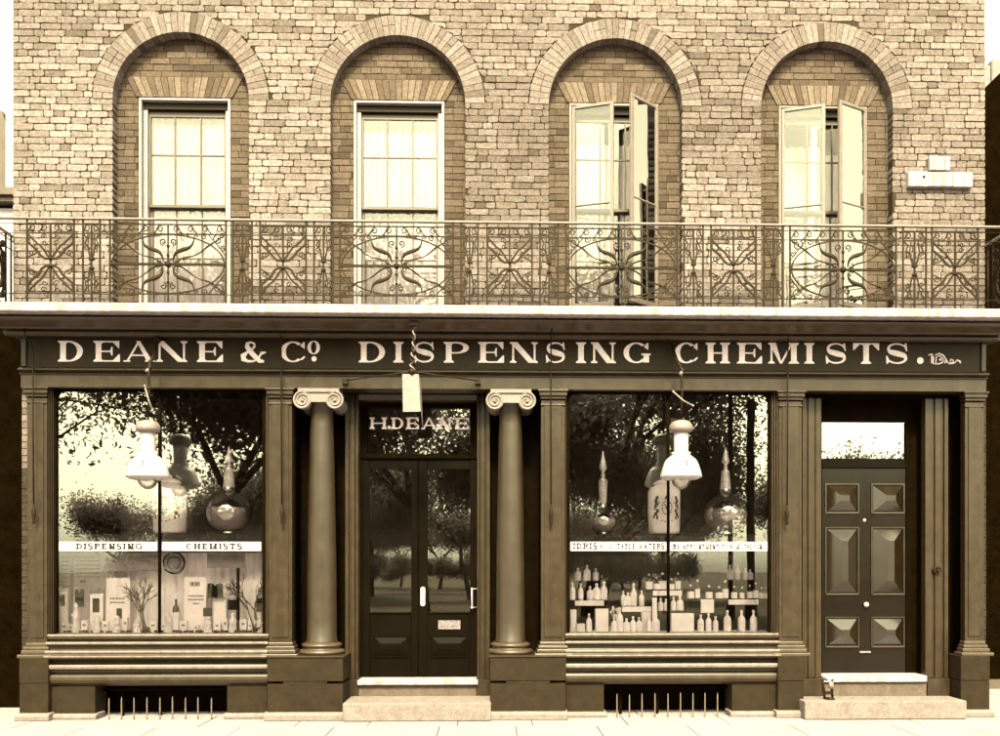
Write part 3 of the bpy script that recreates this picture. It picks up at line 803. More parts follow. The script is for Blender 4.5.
# ------------------------------------------------ columns
def column(pc):
    yc = .15; xc = X(pc, yc); rb = .165; rt = .122
    m = MB(); z0 = Z(642, yc); z1 = Z(404, yc)
    prof = [(rb+.012, z0), (rb+.012, z0+.015), (rb, z0+.04)]
    for k in range(1, 13):
        u = k/12; prof.append((rb-(rb-rt)*u**1.7, z0+.04+(z1-z0-.06)*u))
    prof += [(rt+.014, z1-.012), (rt+.014, z1), (rt, z1+.004), (rt, Z(392, yc))]
    m.lathe(prof, xc, yc, 40)
    o = m.build('column', M['colpaint'], B)
    m = MB(); h = z0-zp
    pr = [(rb+.075, zp+.002), (rb+.085, zp+h*.12), (rb+.09, zp+h*.22), (rb+.075, zp+h*.38), (rb+.04, zp+h*.45), (rb+.032, zp+h*.58), (rb+.045, zp+h*.64), (rb+.058, zp+h*.74), (rb+.055, zp+h*.88), (rb+.03, zp+h*.97), (rb, z0+.004)]
    m.lathe(pr, xc, yc, 40); m.lathe([(.001, zp+.002), (rb+.075, zp+.002)], xc, yc, 40)
    m.build('base', M['basep'], o)
    m = MB()
    yf = yc-.225
    zv = Z(401, yf); rv = .095; dx = .175
    m.box(xc-.225, xc+.225, yf+.012, yc+.22, Z(390)-.042, Z(390)-.002)   # abacus
    m.box(xc-.215, xc+.215, yf+.03, yc+.2, Z(390)-.075, Z(390)-.043)
    m.box(xc-dx+.05, xc+dx-.05, yf+.02, yc+.2, zv+.01, Z(390)-.076)
    m.prism_y([(xc-dx+.06, zv+.0), (xc-.08, zv-.018), (xc+.08, zv-.018), (xc+dx-.06, zv+.0), (xc+dx-.06, zv+.03), (xc+.06, zv+.012), (xc-.06, zv+.012), (xc-dx+.06, zv+.03)], yf+.002, yf+.03)
    for s in (-1, 1):
        vx = xc+s*dx
        m.lathe([(.001, yf+.012), (rv-.012, yf+.012), (rv-.004, yf), (rv, yf+.01), (rv*.92, yf+.10), (rv*.8, yc), (rv*.92, yc+.14), (rv, yc+.22), (.001, yc+.22)], vx, 0, 28, 0, 'y', zv)
        # spiral fillet
        pts = []; rr = []
        for k in range(53):
            u = k/52; r = (rv-.008)*(1-u)**.85+.012; a = pi/2+s*(-u*2*pi*2.4)
            pts.append((vx+r*cos(a), yf+.006, zv+r*sin(a))); rr.append(.0135*(1-.55*u))
        m.tube(pts, rr, 7)
        m.sphere((vx, yf+.004, zv), .019, 12)
    m.build('capital', M['offwhite'], o, bevel=0)
column(322); column(510.5)

# ------------------------------------------------ shop windows
ZB0 = Z(634, .02)
def rounded_frame(m, x0, x1, z0, z1, r, wd, y0, y1):
    """frame with rounded upper corners"""
    m.box(x0-wd, x0, y0, y1, z0, z1+wd); m.box(x1, x1+wd, y0, y1, z0, z1+wd); m.box(x0, x1, y0, y1, z1, z1+wd)
    for (cx, sg) in ((x0+r, -1), (x1-r, 1)):
        pts = [(cx+sg*r, z1), (cx+sg*r, z1-r)]+[(cx+sg*r*cos(a), z1-r+r*sin(a)) for a in [pi/2*k/8 for k in range(1, 8)]]+[(cx, z1)]
        if sg > 0: pts = pts[::-1]
        m.prism_y(pts, y0+.001, y1-.001)
def shop_window(pa, pb, gl, gr, mull, pil_l, pil_r):
    yg = .09
    f = MB(); xg0, xg1 = X(gl, yg), X(gr, yg); z0, z1 = Z(632.5, yg), Z(393.5, yg)
    xo0, xo1 = X(pil_l)+.001, X(pil_r)-.001
    # stepped timber linings from pilaster to glass
    n_ = 3
    for s, xa, xb in ((1, xo0, xg0-.03), (-1, xo1, xg1+.03)):
        for k in range(n_):
            a = xa+(xb-xa)*k/n_; b = xa+(xb-xa)*(k+1)/n_
            lo, hi = min(a, b), max(a, b)
            f.box(lo+(.0 if s > 0 else .003), hi-(.003 if s > 0 else 0), .02+.022*k, .16, z0-.02, Z(390)-.001)
    f.box(xo0+.01, xo1-.01, .07, .158, z0-.045, z0-.005); f.box(xo0+.01, xo1-.01, .1, .155, z1+.06, Z(390)-.0015)
    fr = f.build('shop_window', M['paint'], B, bevel=.005)
    f = MB(); rounded_frame(f, xg0, xg1, z0, z1, .085, .03, yg-.025, yg+.03)
    f.box(xg0-.03, xg1+.03, yg-.001, .17, z1+.031, Z(390)-.002)
    f.build('glazing_frame', M['black'], fr, bevel=.003)
    f = MB(); xm = X(mull, yg); f.tube([(xm, yg-.012, z0), (xm, yg-.012, z1)], .017, 8); f.build('mullion', M['black'], fr)
    g = MB(); g.box(xg0-.005, xg1+.005, yg, yg+.006, z0-.005, z1+.005); g.build('pane', M['shopglass'], fr)
    # stall riser: mouldings run between the pedestals
    m = MB(); ra, rb = X(pil_l, -.05), X(pil_r, -.05)
    zf = lambda p, y: Z(p, y)
    m.prof_x([(.24, Z(633.5, .06)), (.055, Z(633.5, .055)), (.0, Z(636, .0)), (.0, Z(638.5, 0)), (.03, Z(639, .03)), (.03, Z(640.5, .03)), (-.0, Z(641.2, 0)), (-.035, Z(642.5, -.03)), (-.035, Z(644.5, -.03)), (-.01, Z(645.5, -.01)), (-.0, Z(649, 0)),
              (-.02, Z(650, -.02)), (-.055, Z(651.2, -.05)), (-.055, Z(653.2, -.05)), (-.07, Z(655, -.07)), (-.085, Z(656.3, -.08)), (-.085, Z(658, -.08)), (-.03, Z(658.5, -.03)),
              (-.0, Z(661.5, 0)), (-.01, Z(663, -.01)), (-.045, Z(663.8, -.04)), (-.06, Z(665, -.06)), (-.06, Z(668, -.06)), (-.035, Z(669.3, -.03)), (-.035, Z(671, -.03)), (-.0, Z(671.5, 0)), (-.0, Z(673, 0)),
              (-.03, Z(673.8, -.03)), (-.045, Z(676, -.04)), (-.05, Z(679, -.05)), (-.04, Z(682, -.04)), (.0, Z(684.5, 0)), (.24, Z(684.5, .0))], X(pil_l)+.004, X(pil_r)-.004)
    sr = m.build('stall_riser', M['paint'], B, bevel=.003)
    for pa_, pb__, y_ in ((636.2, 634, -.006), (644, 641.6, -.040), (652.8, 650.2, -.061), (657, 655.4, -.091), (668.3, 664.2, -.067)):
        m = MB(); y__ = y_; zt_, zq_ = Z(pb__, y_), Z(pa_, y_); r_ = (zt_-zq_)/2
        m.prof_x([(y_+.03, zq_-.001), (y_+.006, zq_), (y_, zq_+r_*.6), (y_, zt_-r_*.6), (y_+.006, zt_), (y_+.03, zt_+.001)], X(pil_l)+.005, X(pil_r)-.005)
        m.build('highlight_strip', M['highlight_strip'], sr)  # pale strip paints the sky's highlight onto the moulding
    # window bed
    m = MB(); m.box(xo0+.02, xo1-.02, .245, 1.3, Z(633, .25)-.09, Z(632.2, .25)); m.build('window_bed', M['bed'], fr)
    m = MB(); m.box(xo0+.02, xo1-.02, .165, .54, Z(535, .35)-.03, Z(535, .35)); 
    m.box(xo0+.02, xo1-.02, yg+.03, yg+.05, Z(541.5, yg), Z(536, yg))
    m.build('shelf', M['shopin'], fr, bevel=.003)
    return fr, xg0, xg1, xm, yg
fL, xl0, xl1, xlm, yg = shop_window(48, 267, 57.5, 263, 160, 47, 269)
fR, xr0, xr1, xrm, yg = shop_window(566, 778, 569.5, 768, 668, 565, 779)
M['strip'] = mat('enamel_strip', 0.5, .35, .04, 12, spec=.4)
def strip_sign(fr, xa, xb, words, px):
    z0, z1 = Z(551, yg, px), Z(542, yg, px)
    m = MB(); m.box(xa, xb, yg-.012, yg-.002, z0, z1)
    s = m.build('sign_strip', M['strip'], fr, bevel=.002)
    for w_, a, b, k in words:
        m = MB(); h = (z1-z0)*.52*k
        text(m, w_, X(a, yg-.012), X(b, yg-.012), z0+(z1-z0)*.17, h*1.28, yg-.0125, .27, .2, .24)
        m.build('painted_word', M['cardtext'], fr)
strip_sign(fL, xl0+.02, xlm-.025, [('DISPENSING', 76, 142, 1)], 110)
strip_sign(fL, xlm+.025, xl1-.02, [('CHEMISTS', 186, 242, 1)], 212)
strip_sign(fR, xr0+.01, xrm-.02, [('IDRIS', 573, 597, 1.1), ('ROYAL', 600, 615, .75), ('TABLE', 617, 635, 1.05), ('WATERS', 638, 664, 1.05)], 618)
strip_sign(fR, xrm+.02, xr1-.01, [('BY', 673, 680, .9), ('APPOINTMENT', 683, 719, .85), ('TO', 721.5, 728, .9), ('H.M.', 730, 741, .9), ('THE', 744, 752, .9), ('KING', 754, 766, .9)], 718)

# basement openings and blocks
def basement(px0, px1, oa, ob, bars, shift=0):
    m = MB(); zt = Z(684.5, 0)-.002
    z1 = Z(712, 0)
    for (c, d), (a, b) in (((X(px0), X(oa)), (X(px0), X(oa)+.03)), ((X(ob), X(px1)), (X(ob)-.03, X(px1)))):
        m = MB(); m.box(c, d, -.0, .3, .03, zt); o = m.build('stone_block', M['plinth'], B, bevel=.005); m = MB()
        m.prof_x([(.2, 0), (-.045, 0), (-.05, z1-.03), (-.04, z1-.01), (-.001, z1), (.2, z1)], a+.001, b)
        m.build('plinth_edge', M['edge'], o, bevel=.01, seg=2)
    m = MB(); xa, xb = X(oa), X(ob)
    m.box(xa-.2, xb+.2, .5, .55, -1, zt+.1); m.box(xa-.1, xb+.1, .31, .5, zt-.02, zt+.05)
    m.box(xa, xb, .2, .23, .28, .31); m.box((xa+xb)/2-.1, (xa+xb)/2-.07, .2, .23, -.02, .28)
    m.box(xa+.2, xa+.23, .2, .23, -.02, .28)
    m.build('basement_window', M['black'], B)
    m = MB()
    for b in bars:
        m = MB(); x_ = X(b, -.03); zt_ = Z(694+(b < 300)*2+random.uniform(-1, 1), -.03)
        m.tube([(x_, -.03, .0), (x_, -.03, .02), (x_, -.03, zt_-.05), (x_, -.03, zt_)], [.011, .008, .007, .002], 6)
        m.build('grating_bar', M['galv'], B)
basement(48, 267, 95, 227, [109, 121.5, 134, 147, 160, 172.5, 185.5, 198, 211.5])
basement(566, 778, 604, 732, [617, 629.5, 642, 655, 668, 680.5, 693, 705, 717.5])

# ------------------------------------------------ central doorway
yd = .50; ya = .30
m = MB()
m.box(X(291, .1), X(346, ya), yd-.02, yd+.1, .1, Z(390)+.0); m.box(X(489, ya), X(542, .1), yd-.02, yd+.1, .1, Z(390))
m.box(X(285), X(292)-.002, .17, yd-.021, .3, Z(390)); m.box(X(541)+.002, X(549), .17, yd-.021, .3, Z(390))
m.build('recess_panelling', M['black'], B)
m = MB()
for a, b, s in ((345, 358, 1), (490, 477, -1)):
    xa, xb = X(a, ya), X(b, ya); w = xb-xa
    for k, (u0, u1, y_) in enumerate(((0, .28, ya), (.28, .42, ya+.03), (.42, .72, ya+.012), (.72, .84, ya+.035), (.84, 1, ya+.02))):
        lo, hi = sorted((xa+w*u0, xa+w*u1)); m.box(lo+.0005, hi-.0005, y_, yd+.0, Z(679, ya), Z(391, ya))
    lo, hi = sorted((xa, xb)); m.box(lo-.012, hi+.012, ya-.015, yd-.001, Z(699, ya), Z(679.2, ya))
m.prof_x([(yd, Z(400, ya)), (ya+.04, Z(400, ya)), (ya+.02, Z(397, ya)), (ya+.005, Z(394, ya)), (ya+.0, Z(390.5, ya)), (yd, Z(390.5, ya))], X(358, ya)+.001, X(477, ya)-.001)
m.build('door_surround', M['paint'], B, bevel=.004)
# door frame + transom
dx0, dx1 = X(358, yd), X(477, yd); xm_ = X(418, yd)
zd0, zd1 = Z(680, yd), Z(459, yd)
tz0, tz1 = Z(454.5, yd), Z(408, yd)
m = MB()
m.box(dx0-.03, dx1+.03, yd+.0, yd+.12, tz1+.001, Z(388, yd)); m.box(dx0-.03, X(367, yd), yd+.002, yd+.12, zd1+.0, tz1); m.box(X(470, yd), dx1+.03, yd+.002, yd+.12, zd1+.0, tz1)
m.box(X(367, yd), X(470, yd), yd-.01, yd+.11, zd1, tz0)
tr = m.build('transom', M['black'], B, bevel=.004)
g = MB(); g.box(X(367, yd), X(470, yd), yd+.04, yd+.046, tz0, tz1); g.build('pane', M['shopglass'], tr)
m = MB(); yl = yd+.0385
zt_ = Z(429.5, yl); hh = Z(418, yl)-zt_
for c_, a, b in (('H', 369.5, 387), ('.', 388, 390.5), ('D', 391, 403.5), ('E', 406, 419), ('A', 421.5, 437.5), ('N', 438.5, 452), ('E', 455, 469)):
    for i, pl in enumerate(glyph(c_, (X(b, yl)-X(a, yl))/hh, .24, .1)):
        m.prism_y([(X(a, yl)+u*hh, zt_+v*hh) for u, v in pl], yl-.002-.00008*(i % 29), yl)
m.build('gilt_lettering', M['gilt'], tr)
def raised_panel(m, x0, x1, z0, z1, y, d=.02, inner=.35, mould=.014):
    """mould frame + bevelled field"""
    m.box(x0-mould, x1+mould, y-mould, y, z1, z1+mould); m.box(x0-mould, x1+mould, y-mould*1.3, y, z0-mould, z0)
    m.box(x0-mould, x0, y-mould, y, z0, z1); m.box(x1, x1+mould, y-mould, y, z0, z1)
    w = min(x1-x0, z1-z0)*inner
    a = [(x0+.004, y-.0005, z0+.004), (x1-.004, y-.0005, z0+.004), (x1-.004, y-.0005, z1-.004), (x0+.004, y-.0005, z1-.004)]
    b = [(x0+w, y-d, z0+w), (x1-w, y-d, z0+w), (x1-w, y-d, z1-w), (x0+w, y-d, z1-w)]
    m.add(a+b, [(0, 1, 5, 4), (1, 2, 6, 5), (2, 3, 7, 6), (3, 0, 4, 7), (4, 5, 6, 7)])
for side, (a, b, ga, gb, pa, pb) in enumerate(((358, 418, 369.5, 411, 373.5, 408), (418, 477, 427.5, 470, 431, 467))):
    xa, xb = X(a, yd)+.003, X(b, yd)-.003; g0, g1 = X(ga, yd), X(gb, yd); gz0, gz1 = Z(612, yd), Z(469, yd)
    m = MB()
    m.box(xa, g0, yd+.02, yd+.06, zd0, zd1-.004); m.box(g1, xb, yd+.02, yd+.06, zd0, zd1-.004)
    m.box(g0+.0005, g1-.0005, yd+.021, yd+.06, gz1, zd1-.004); m.box(g0+.0005, g1-.0005, yd+.021, yd+.06, zd0, gz0)
    m.box(g0, g1, yd+.005, yd+.02, gz0-.02, gz0-.004)
    lf = m.build('door_leaf', M['door'], B, bevel=.004)
    m = MB(); raised_panel(m, X(pa, yd), X(pb, yd), Z(656, yd), Z(636.5, yd), yd+.0205, .02, .36, .014)
    m.build('door_panel', M['door'], lf)
    m = MB(); m.box(g0, g1, yd+.036, yd+.042, gz0, gz1); m.build('pane', M['shopglass'], lf)
    if side == 0:
        m = MB(); xk = X(422.8, yd); pts = [(xk+.028*cos(2*pi*k/20), (Z(596.5, yd)+.085*(1 if k < 10 or k == 0 else -1))+.028*sin(2*pi*k/20)) for k in range(20)]
        m.prism_y(pts, yd-.002, yd+.018)
        m.sphere((xk, yd-.004, Z(600, yd)), .01, 8); m.sphere((xk, yd-.004, Z(592, yd)), .008, 8)
        fp = m.build('finger_plate', M['porcelain'], B)
    else:
        m = MB(); x0_, x1_ = X(438, yd), X(460.5, yd); z0_, z1_ = Z(629.5, yd), Z(620.5, yd)
        m.box(x0_, x1_, yd+.008, yd+.02, z0_, z1_); m.box(x0_+.03, x1_-.03, yd+.0, yd+.0075, (z0_+z1_)/2-.018, (z0_+z1_)/2+.024)
        m.build('letter_box', M['brass'], lf, bevel=.003)
        m = MB(); xh = X(472, yd-.03); za, zb_ = Z(607.5, yd), Z(589, yd)
        m.tube([(dx1, yd+.015, zb_), (xh, yd-.05, zb_), (xh, yd-.05, za), (dx1, yd+.015, za)], .010, 8)
        for z_ in (za, zb_): m.sphere((xh, yd-.05, z_), .016, 10)
        m.build('pull_handle', M['porcelain'], lf)
# sill + steps
m = MB(); m.box(X(357, .22), X(478, .22), .24, yd+.06, Z(685, .24), Z(680.3, .24)+.004)
m.build('door_sill', M['slab'], B, bevel=.01, seg=2)
m = MB(); m.box(X(357, .3), X(478, .3), .29, yd+.05, .05, Z(685, .24)-.002); m.build('step_riser', M['riserst'], B, bevel=.004)
m = MB(); m.box(X(342.5, -.26), X(491, -.26), -.26, .30, .004, Z(703, -.26)); m.build('door_step', M['steplow'], B, bevel=.012, seg=2)
# ------------------------------------------------ house door
yh = .14; yhd = .37
m = MB()
for a, b in ((802.5, 822), (948.5, 926)):
    xa, xb = X(a, yh), X(b, yh); w = xb-xa
    for (u0, u1, y_) in ((0, .18, yh), (.18, .3, yh+.025), (.3, .58, yh+.008), (.58, .7, yh+.03), (.7, 1, yh+.016)):
        lo, hi = sorted((xa+w*u0, xa+w*u1)); m.box(lo+.0005, hi-.0005, y_, yh+.12, Z(679.5, yh), Z(391, yh))
    lo, hi = sorted((xa, xb)); m.box(lo-.008, hi+.008, yh-.015, yh+.12, .17, Z(679.7, yh))
m.build('door_surround', M['paint'], B, bevel=.004)
hx0, hx1 = X(821, yh)-.03, X(926, yh)
dxa, dxb = X(822, yhd), X(905.5, yhd)
m = MB()
m.box(hx0-.25, hx0+.03, yh+.122, yhd+.06, .17, Z(389)); m.box(hx1, hx1+.06, yh+.122, yhd+.06, .17, Z(389))
m.box(hx0+.03, hx1, yhd-.01, yhd+.06, Z(420.5, yhd), Z(388, yhd)); m.box(dxb+.002, hx1, yhd-.008, yhd+.06, .17, Z(421, yhd)); m.box(hx0+.031, dxa-.002, yhd-.006, yhd+.06, .17, Z(421, yhd))
m.box(X(949, yh), X(965, yh)+.1, .35, .40, .15, Z(389)); m.box(X(802, yh)-.05, hx1+.3, yh+.0, yh+.13, Z(394), Z(389))
m.build('door_recess', M['black'], B)
m = MB(); m.box(dxa, dxb, yhd-.004, yhd+.05, Z(465.5, yhd), Z(457.5, yhd)); m.box(dxa, dxb, yhd-.03, yhd-.005, Z(467, yhd), Z(463, yhd))
ft = m.build('transom', M['door'], B, bevel=.003)
m = MB(); m.box(dxa, dxb, yhd+.02, yhd+.026, Z(457.5, yhd), Z(420.5, yhd)); m.build('pane', glass('fanlight_glass', .2, .9, .1), ft)
m = MB(); m.box(dxa+.003, dxb-.003, yhd, yhd+.05, Z(676, yhd), Z(467.5, yhd))
hd = m.build('house_door', mat('house_door_paint', 0.0028, .22, .1, 3, .02, 30, spec=.2, streak=.1, coat=.15), B)
m = MB()
for a, b in ((826, 857.5), (872, 903)):
    for t_, u_, inn in ((484, 512, .40), (528, 594, .40), (618.5, 647, .40)):
        m = MB(); raised_panel(m, X(a, yhd), X(b, yhd), Z(u_, yhd), Z(t_, yhd), yhd-.0005, .10, inn, .014); m.build('door_panel', M['pyramid'], hd)
        m = MB(); zz = Z(u_, yhd); m.box(X(a, yhd)+.002, X(b, yhd)-.002, yhd-.024, yhd-.004, zz-.010, zz+.003); m.build('highlight_bead', M['basep'], hd)  # pale bead paints a highlight along the foot of each panel
m = MB(); m.lathe([(.001, -.062), (.02, -.058), (.031, -.04), (.026, -.02), (.012, -.012), (.012, 0)], X(865, yhd), yhd, 20, 0, 'y', Z(605, yhd)); m.build('door_knob', M['porcelain'], hd)
m = MB(); m.lathe([(.001, -.014), (.018, -.012), (.022, 0)], X(864.5, yhd), yhd, 16, 0, 'y', Z(520, yhd)); m.build('keyhole_cover', M['brass'], hd)
m = MB(); m.box(X(859, yhd), X(870, yhd), yhd-.02, yhd, Z(653.6, yhd), Z(652, yhd)); m.build('boot_rail', M['brass'], hd)
m = MB(); xb_, zb_ = X(937, yh), Z(570.5, yh)
m.lathe([(.001, -.012), (.028, -.012), (.040, -.026), (.046, -.012), (.046, .01)], xb_, yh, 24, 0, 'y', zb_); m.sphere((xb_, yh-.03, zb_), .017, 12)
m.build('bell_pull', M['iron'], B)
m = MB(); m.box(X(823, .1), X(927, .1), .09, yhd+.06, Z(683.5, .09), Z(677, .09)); m.build('door_sill', M['slab'], B, bevel=.01, seg=2)
m = MB(); m.box(X(822, .12), X(928, .12), .125, yhd+.05, .05, Z(683.5, .09)-.002); m.build('step_riser', M['riserst'], B, bevel=.004)
m = MB(); m.box(X(805, -.26), X(967, -.26), -.26, .13, .004, Z(702.5, -.26)); m.build('door_step', M['steplow'], B, bevel=.012, seg=2)

# brick flank beside the last pilaster and the shopfront's own side walls
for sx, xa, xb in ((1, X(984.5), X(988)), (-1, X(20), X(26.5))):
    mb = MB(); mb.t = .8; mb.box(xa+.004, xb-.004, .045, .3, .1, zb0-.1, 1)
    z = .3; 
    while z < Z(345):
        mb.t = tonepick(.16 if sx > 0 else (.85 if Z(470) < z < Z(400) else .2), .1); mb.box(xa, xb, .04+random.uniform(-.002, .002), .3, z, z+ch-jt); z += ch
    mb.build('flank_brickwork', [M['brick'], M['mortar']], B, tone=True)
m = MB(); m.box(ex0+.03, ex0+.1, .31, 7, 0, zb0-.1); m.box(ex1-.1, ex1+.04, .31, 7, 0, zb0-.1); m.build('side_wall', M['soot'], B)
m = MB(); m.box(ex0+.1, ex1-.1, .6, 6.9, .1, .17); m.build('shop_floor', M['shopin'], B)

# ------------------------------------------------ street plaque (two slabs)
m = MB(); y_ = YW-.06
zt0, zt1 = Z(186.5, y_, 940), Z(171.5, y_, 940)
xs_ = [X(908.5, y_), X(928, y_), X(953, y_), X(973, y_)]
for k in range(3): m.box(xs_[k]+.001, xs_[k+1]-.001, y_-.003*(k == 0), YW+.01, zt0+(.004 if k == 1 else 0), zt1-(.003 if k == 1 else 0))
pq = m.build('name_plaque', M['slab'], B, bevel=.008, seg=2)
m = MB(); m.box(X(930, y_), X(945.5, y_), y_+.01, YW+.01, Z(169.5, y_, 940), Z(155.5, y_, 940)); m.box(X(946, y_), X(951, y_), y_+.013, YW+.01, Z(169.5, y_, 940), Z(155.5, y_, 940))
m.build('upper_slab', M['slab'], pq, bevel=.008, seg=2)
m = MB(); m.sphere((X(924, y_), y_-.002, Z(177, y_, 940)), .016, 8); m.build('bolt_head', M['dkiron'], pq)

# ================================================================== hanging irons (blind rods)
rod_lab = ['thin iron blind rod hanging down the leftmost pilaster', 'thin iron blind rod on the pilaster just right of the left shop window',
           'thin iron blind rod on the pilaster just left of the right shop window', 'thin iron blind rod on the pilaster between right shop window and house door']
for i, (pa, pb, pt) in enumerate(((31, 34, 327), (281, 282, 321), (551, 551, 328), (788, 787, 324))):
    xa, xb = X(pa, -.11), X(pb, -.075)
    zt_, zb_ = Z(pt, -.30), Z(523, -.08)
    m = MB()
    if i == 0:
        pts = [(X(24, -.2), -.2, Z(331, -.2)), (X(25, -.16), -.16, Z(338, -.16)), (X(31, -.12), -.12, Z(346, -.12)), (X(33, -.10), -.10, Z(354, -.1)), (X(33, -.09), -.09, Z(420, -.1)), (xb, -.08, zb_+.1)]
    else: pts = [(xa, -.26, zt_), (xa, -.13, zt_-.06), (xa, -.11, zt_-.16), (xa, -.10, Z(380, -.1)), (xb, -.08, zb_+.1)]
    m.tube(pts, .0085, 6)
    m.tube([pts[0], (pts[0][0], pts[0][1]+.06, pts[0][2]+.03)], .012, 6)
    r_ = m.build('blind_rod', M['iron'], None, (xb, -.08, zb_)); tag(r_, rod_lab[i], 'blind rod', 'iron blind rods on the pilasters')
    m = MB()
    m.lathe([(.001, zb_-.02), (.014, zb_-.01), (.018, zb_+.02), (.012, zb_+.05), (.02, zb_+.07), (.024, zb_+.11), (.014, zb_+.16), (.009, zb_+.2)], xb, -.08, 12)
    m.tube([(xb-.03, -.08, zb_+.13), (xb+.02, -.08, zb_+.13)], .006, 6)
    m.build('weight', M['dkiron'], r_, (xb, -.08, zb_))

# ================================================================== gas lamps
def lamp(pc, lab, tilt):
    y_ = -.40; xc = X(pc, y_); g = thing('hanging_lamp', lab, 'lamp', (xc, y_, Z(478, y_)), 'gas lamps hanging before the shop windows')
    o = (xc, y_, Z(478, y_))
    z = lambda p: Z(p, y_, pc)
    m = MB()
    pr = [(.002, z(452.5)), (.088, z(453)), (.098, z(453.6)), (.094, z(455)), (.15, z(459)), (.175, z(462)), (.205, z(470)), (.222, z(476)), (.222, z(477.3)), (.19, z(479)), (.12, z(480.5)), (.001, z(481))]
    m.lathe(pr, xc, y_, 36); m.build('shade', M['porcelain'], g, o)
    m = MB(); m.lathe([(.075, z(453)), (.078, z(440)), (.08, z(433)), (.001, z(433))], xc, y_, 28)
    for k in range(22):
        a = 2*pi*k/22; m.sphere((xc+.095*cos(a), y_+.095*sin(a), z(453)), .008, 6)
    m.build('chimney', M['porcelain'], g, o)
    m = MB(); m.lathe([(.08, z(432.8)), (.118, z(431.5)), (.126, z(428.5)), (.118, z(425)), (.09, z(421.8)), (.05, z(420.5)), (.001, z(420))], xc, y_, 28); m.build('ventilator_cap', M['offwhite'], g, o)
    m = MB(); m.lathe([(.1, z(480.6)), (.1, z(482)), (.075, z(486)), (.03, z(489)), (.001, z(489.5))], xc, y_, 24); m.build('glass_bowl', M['crystal'], g, o)
    m = MB()
    top = (xc+.09, -.08, Z(344, -.08))
    pp = [(xc-.03, -.06, Z(341, -.06, pc)), (xc-.02, -.12, Z(352, -.12)), (xc-.01, -.22, Z(359, -.22)), (xc+.0, -.33, Z(364, -.33)), (xc+.015, y_, Z(370, y_)), (xc+.005, y_, Z(378, y_)), (xc+.012, y_, Z(390, y_)), (xc, y_, z(420))]
    m.tube(pp, [.016, .022, .018, .02, .018, .012, .016, .010], 8)
    m.sphere((xc-.03, -.05, Z(340, -.05, pc)), .04, 10)
    for q in (3, 4, 6): m.sphere(pp[q], .026, 10)
    m.build('gas_pipe', M['dkiron'], g, o)
    m = MB(); la = (xc-.085, y_-.01, Z(391, y_)); lb = (xc+.125, y_-.01, Z(405 if tilt > 0 else 408, y_))
    if tilt < 0: la, lb = (xc-.03, y_-.01, Z(388, y_)), (xc+.05, y_-.01, Z(412, y_))
    m.tube([la, ((la[0]+lb[0])/2, y_-.01, (la[2]+lb[2])/2-.02), lb], .009, 6)
    for p_ in (la, lb): m.sphere(p_, .015, 8)
    m.sphere((xc+.02, y_-.20, z(463)), .013, 8); m.sphere((xc+.02, y_-.19, z(466)), .016, 8)
    m.tube([pp[4], (xc-.012, y_-.015, Z(374, y_))], .018, 8)
    m.build('tap_lever', M['offwhite'], g, o)
    return g
lamp(148, 'white gas lamp hanging in front of the left shop window', -1)
lamp(681, 'white gas lamp hanging in front of the right shop window', 1)

# hanging card above the shop door, on a twisted cord with two stays
yk = -.42
o = (X(412, yk), yk, Z(412, yk)); z = lambda p: Z(p, yk, 412)
g = thing('hanging_sign', 'blank white card hanging from a twisted cord above the shop door', 'sign', o)
m = MB(); ax = X(402.5, yk); bx = X(419.5, yk); cxx = X(423.5, yk)
m.prism_y([(ax+.005, z(411.8)), (bx+.012, z(411.5)), (bx-.008, z(374)), (ax-.002, z(374))], yk, yk+.006)
m.build('card', mat('weathered_card', 0.152, .8, .12, 12, spec=.2), g, o)
m = MB(); m.add([(bx-.006, yk+.003, z(374)), (bx+.014, yk+.003, z(411)), (X(423, yk+.12), yk+.12, z(426)), (X(421, yk+.12), yk+.12, z(380)),
                 (bx-.006, yk+.008, z(374)), (bx+.014, yk+.008, z(411)), (X(423, yk+.12)-.004, yk+.125, z(426)), (X(421, yk+.12)-.004, yk+.125, z(380))],
                [(0, 1, 2, 3), (4, 7, 6, 5), (0, 4, 5, 1), (1, 5, 6, 2), (2, 6, 7, 3), (3, 7, 4, 0)])
m.build('side_flap', bpy.data.materials['weathered_card'], g, o)
for ph in (0, pi):
    m = MB(); pts = []
    for k in range(40):
        u = k/39; r_ = .014+.03*max(0, u-.45)*(1 if ph == 0 else .9)
        pts.append((X(414.5-2.5*u, yk)+r_*cos(u*26+ph), yk+r_*sin(u*26+ph), z(326)+(z(372)-z(326))*u))
    m.tube(pts, .009, 5); m.build('cord', M['offwhite'] if ph == 0 else M['dkiron'], g, o)
m = MB()
c0 = (X(412, yk), yk, z(371.5))
for px_, py_ in ((345, 381.5), (478, 381)):
    m.tube([c0, (X((412+px_)/2, -.25), -.25, Z((371.5+py_)/2+.2, -.25)), (X(px_, -.06), -.06, Z(py_, -.06))], .0075, 6)
    m.build('stay_rod', M['dkiron'], g, o); m = MB()
    m.box(X(px_, -.06)-.03, X(px_, -.06)+.03, -.075, -.031, Z(py_+3.2, -.06), Z(py_-2.2, -.06)); m.build('wall_plate', M['dkiron'], g, o); m = MB()
m.sphere(c0, .035, 10); m.build('swivel', M['dkiron'], g, o); m = MB()
m.sphere((X(414, yk), yk, z(325)), .02, 10); m.box(X(414, yk)-.05, X(414, yk)+.05, yk-.03, yk+.03, z(326), z(322.5))
m.build('cord_hook', M['dkiron'], g, o)

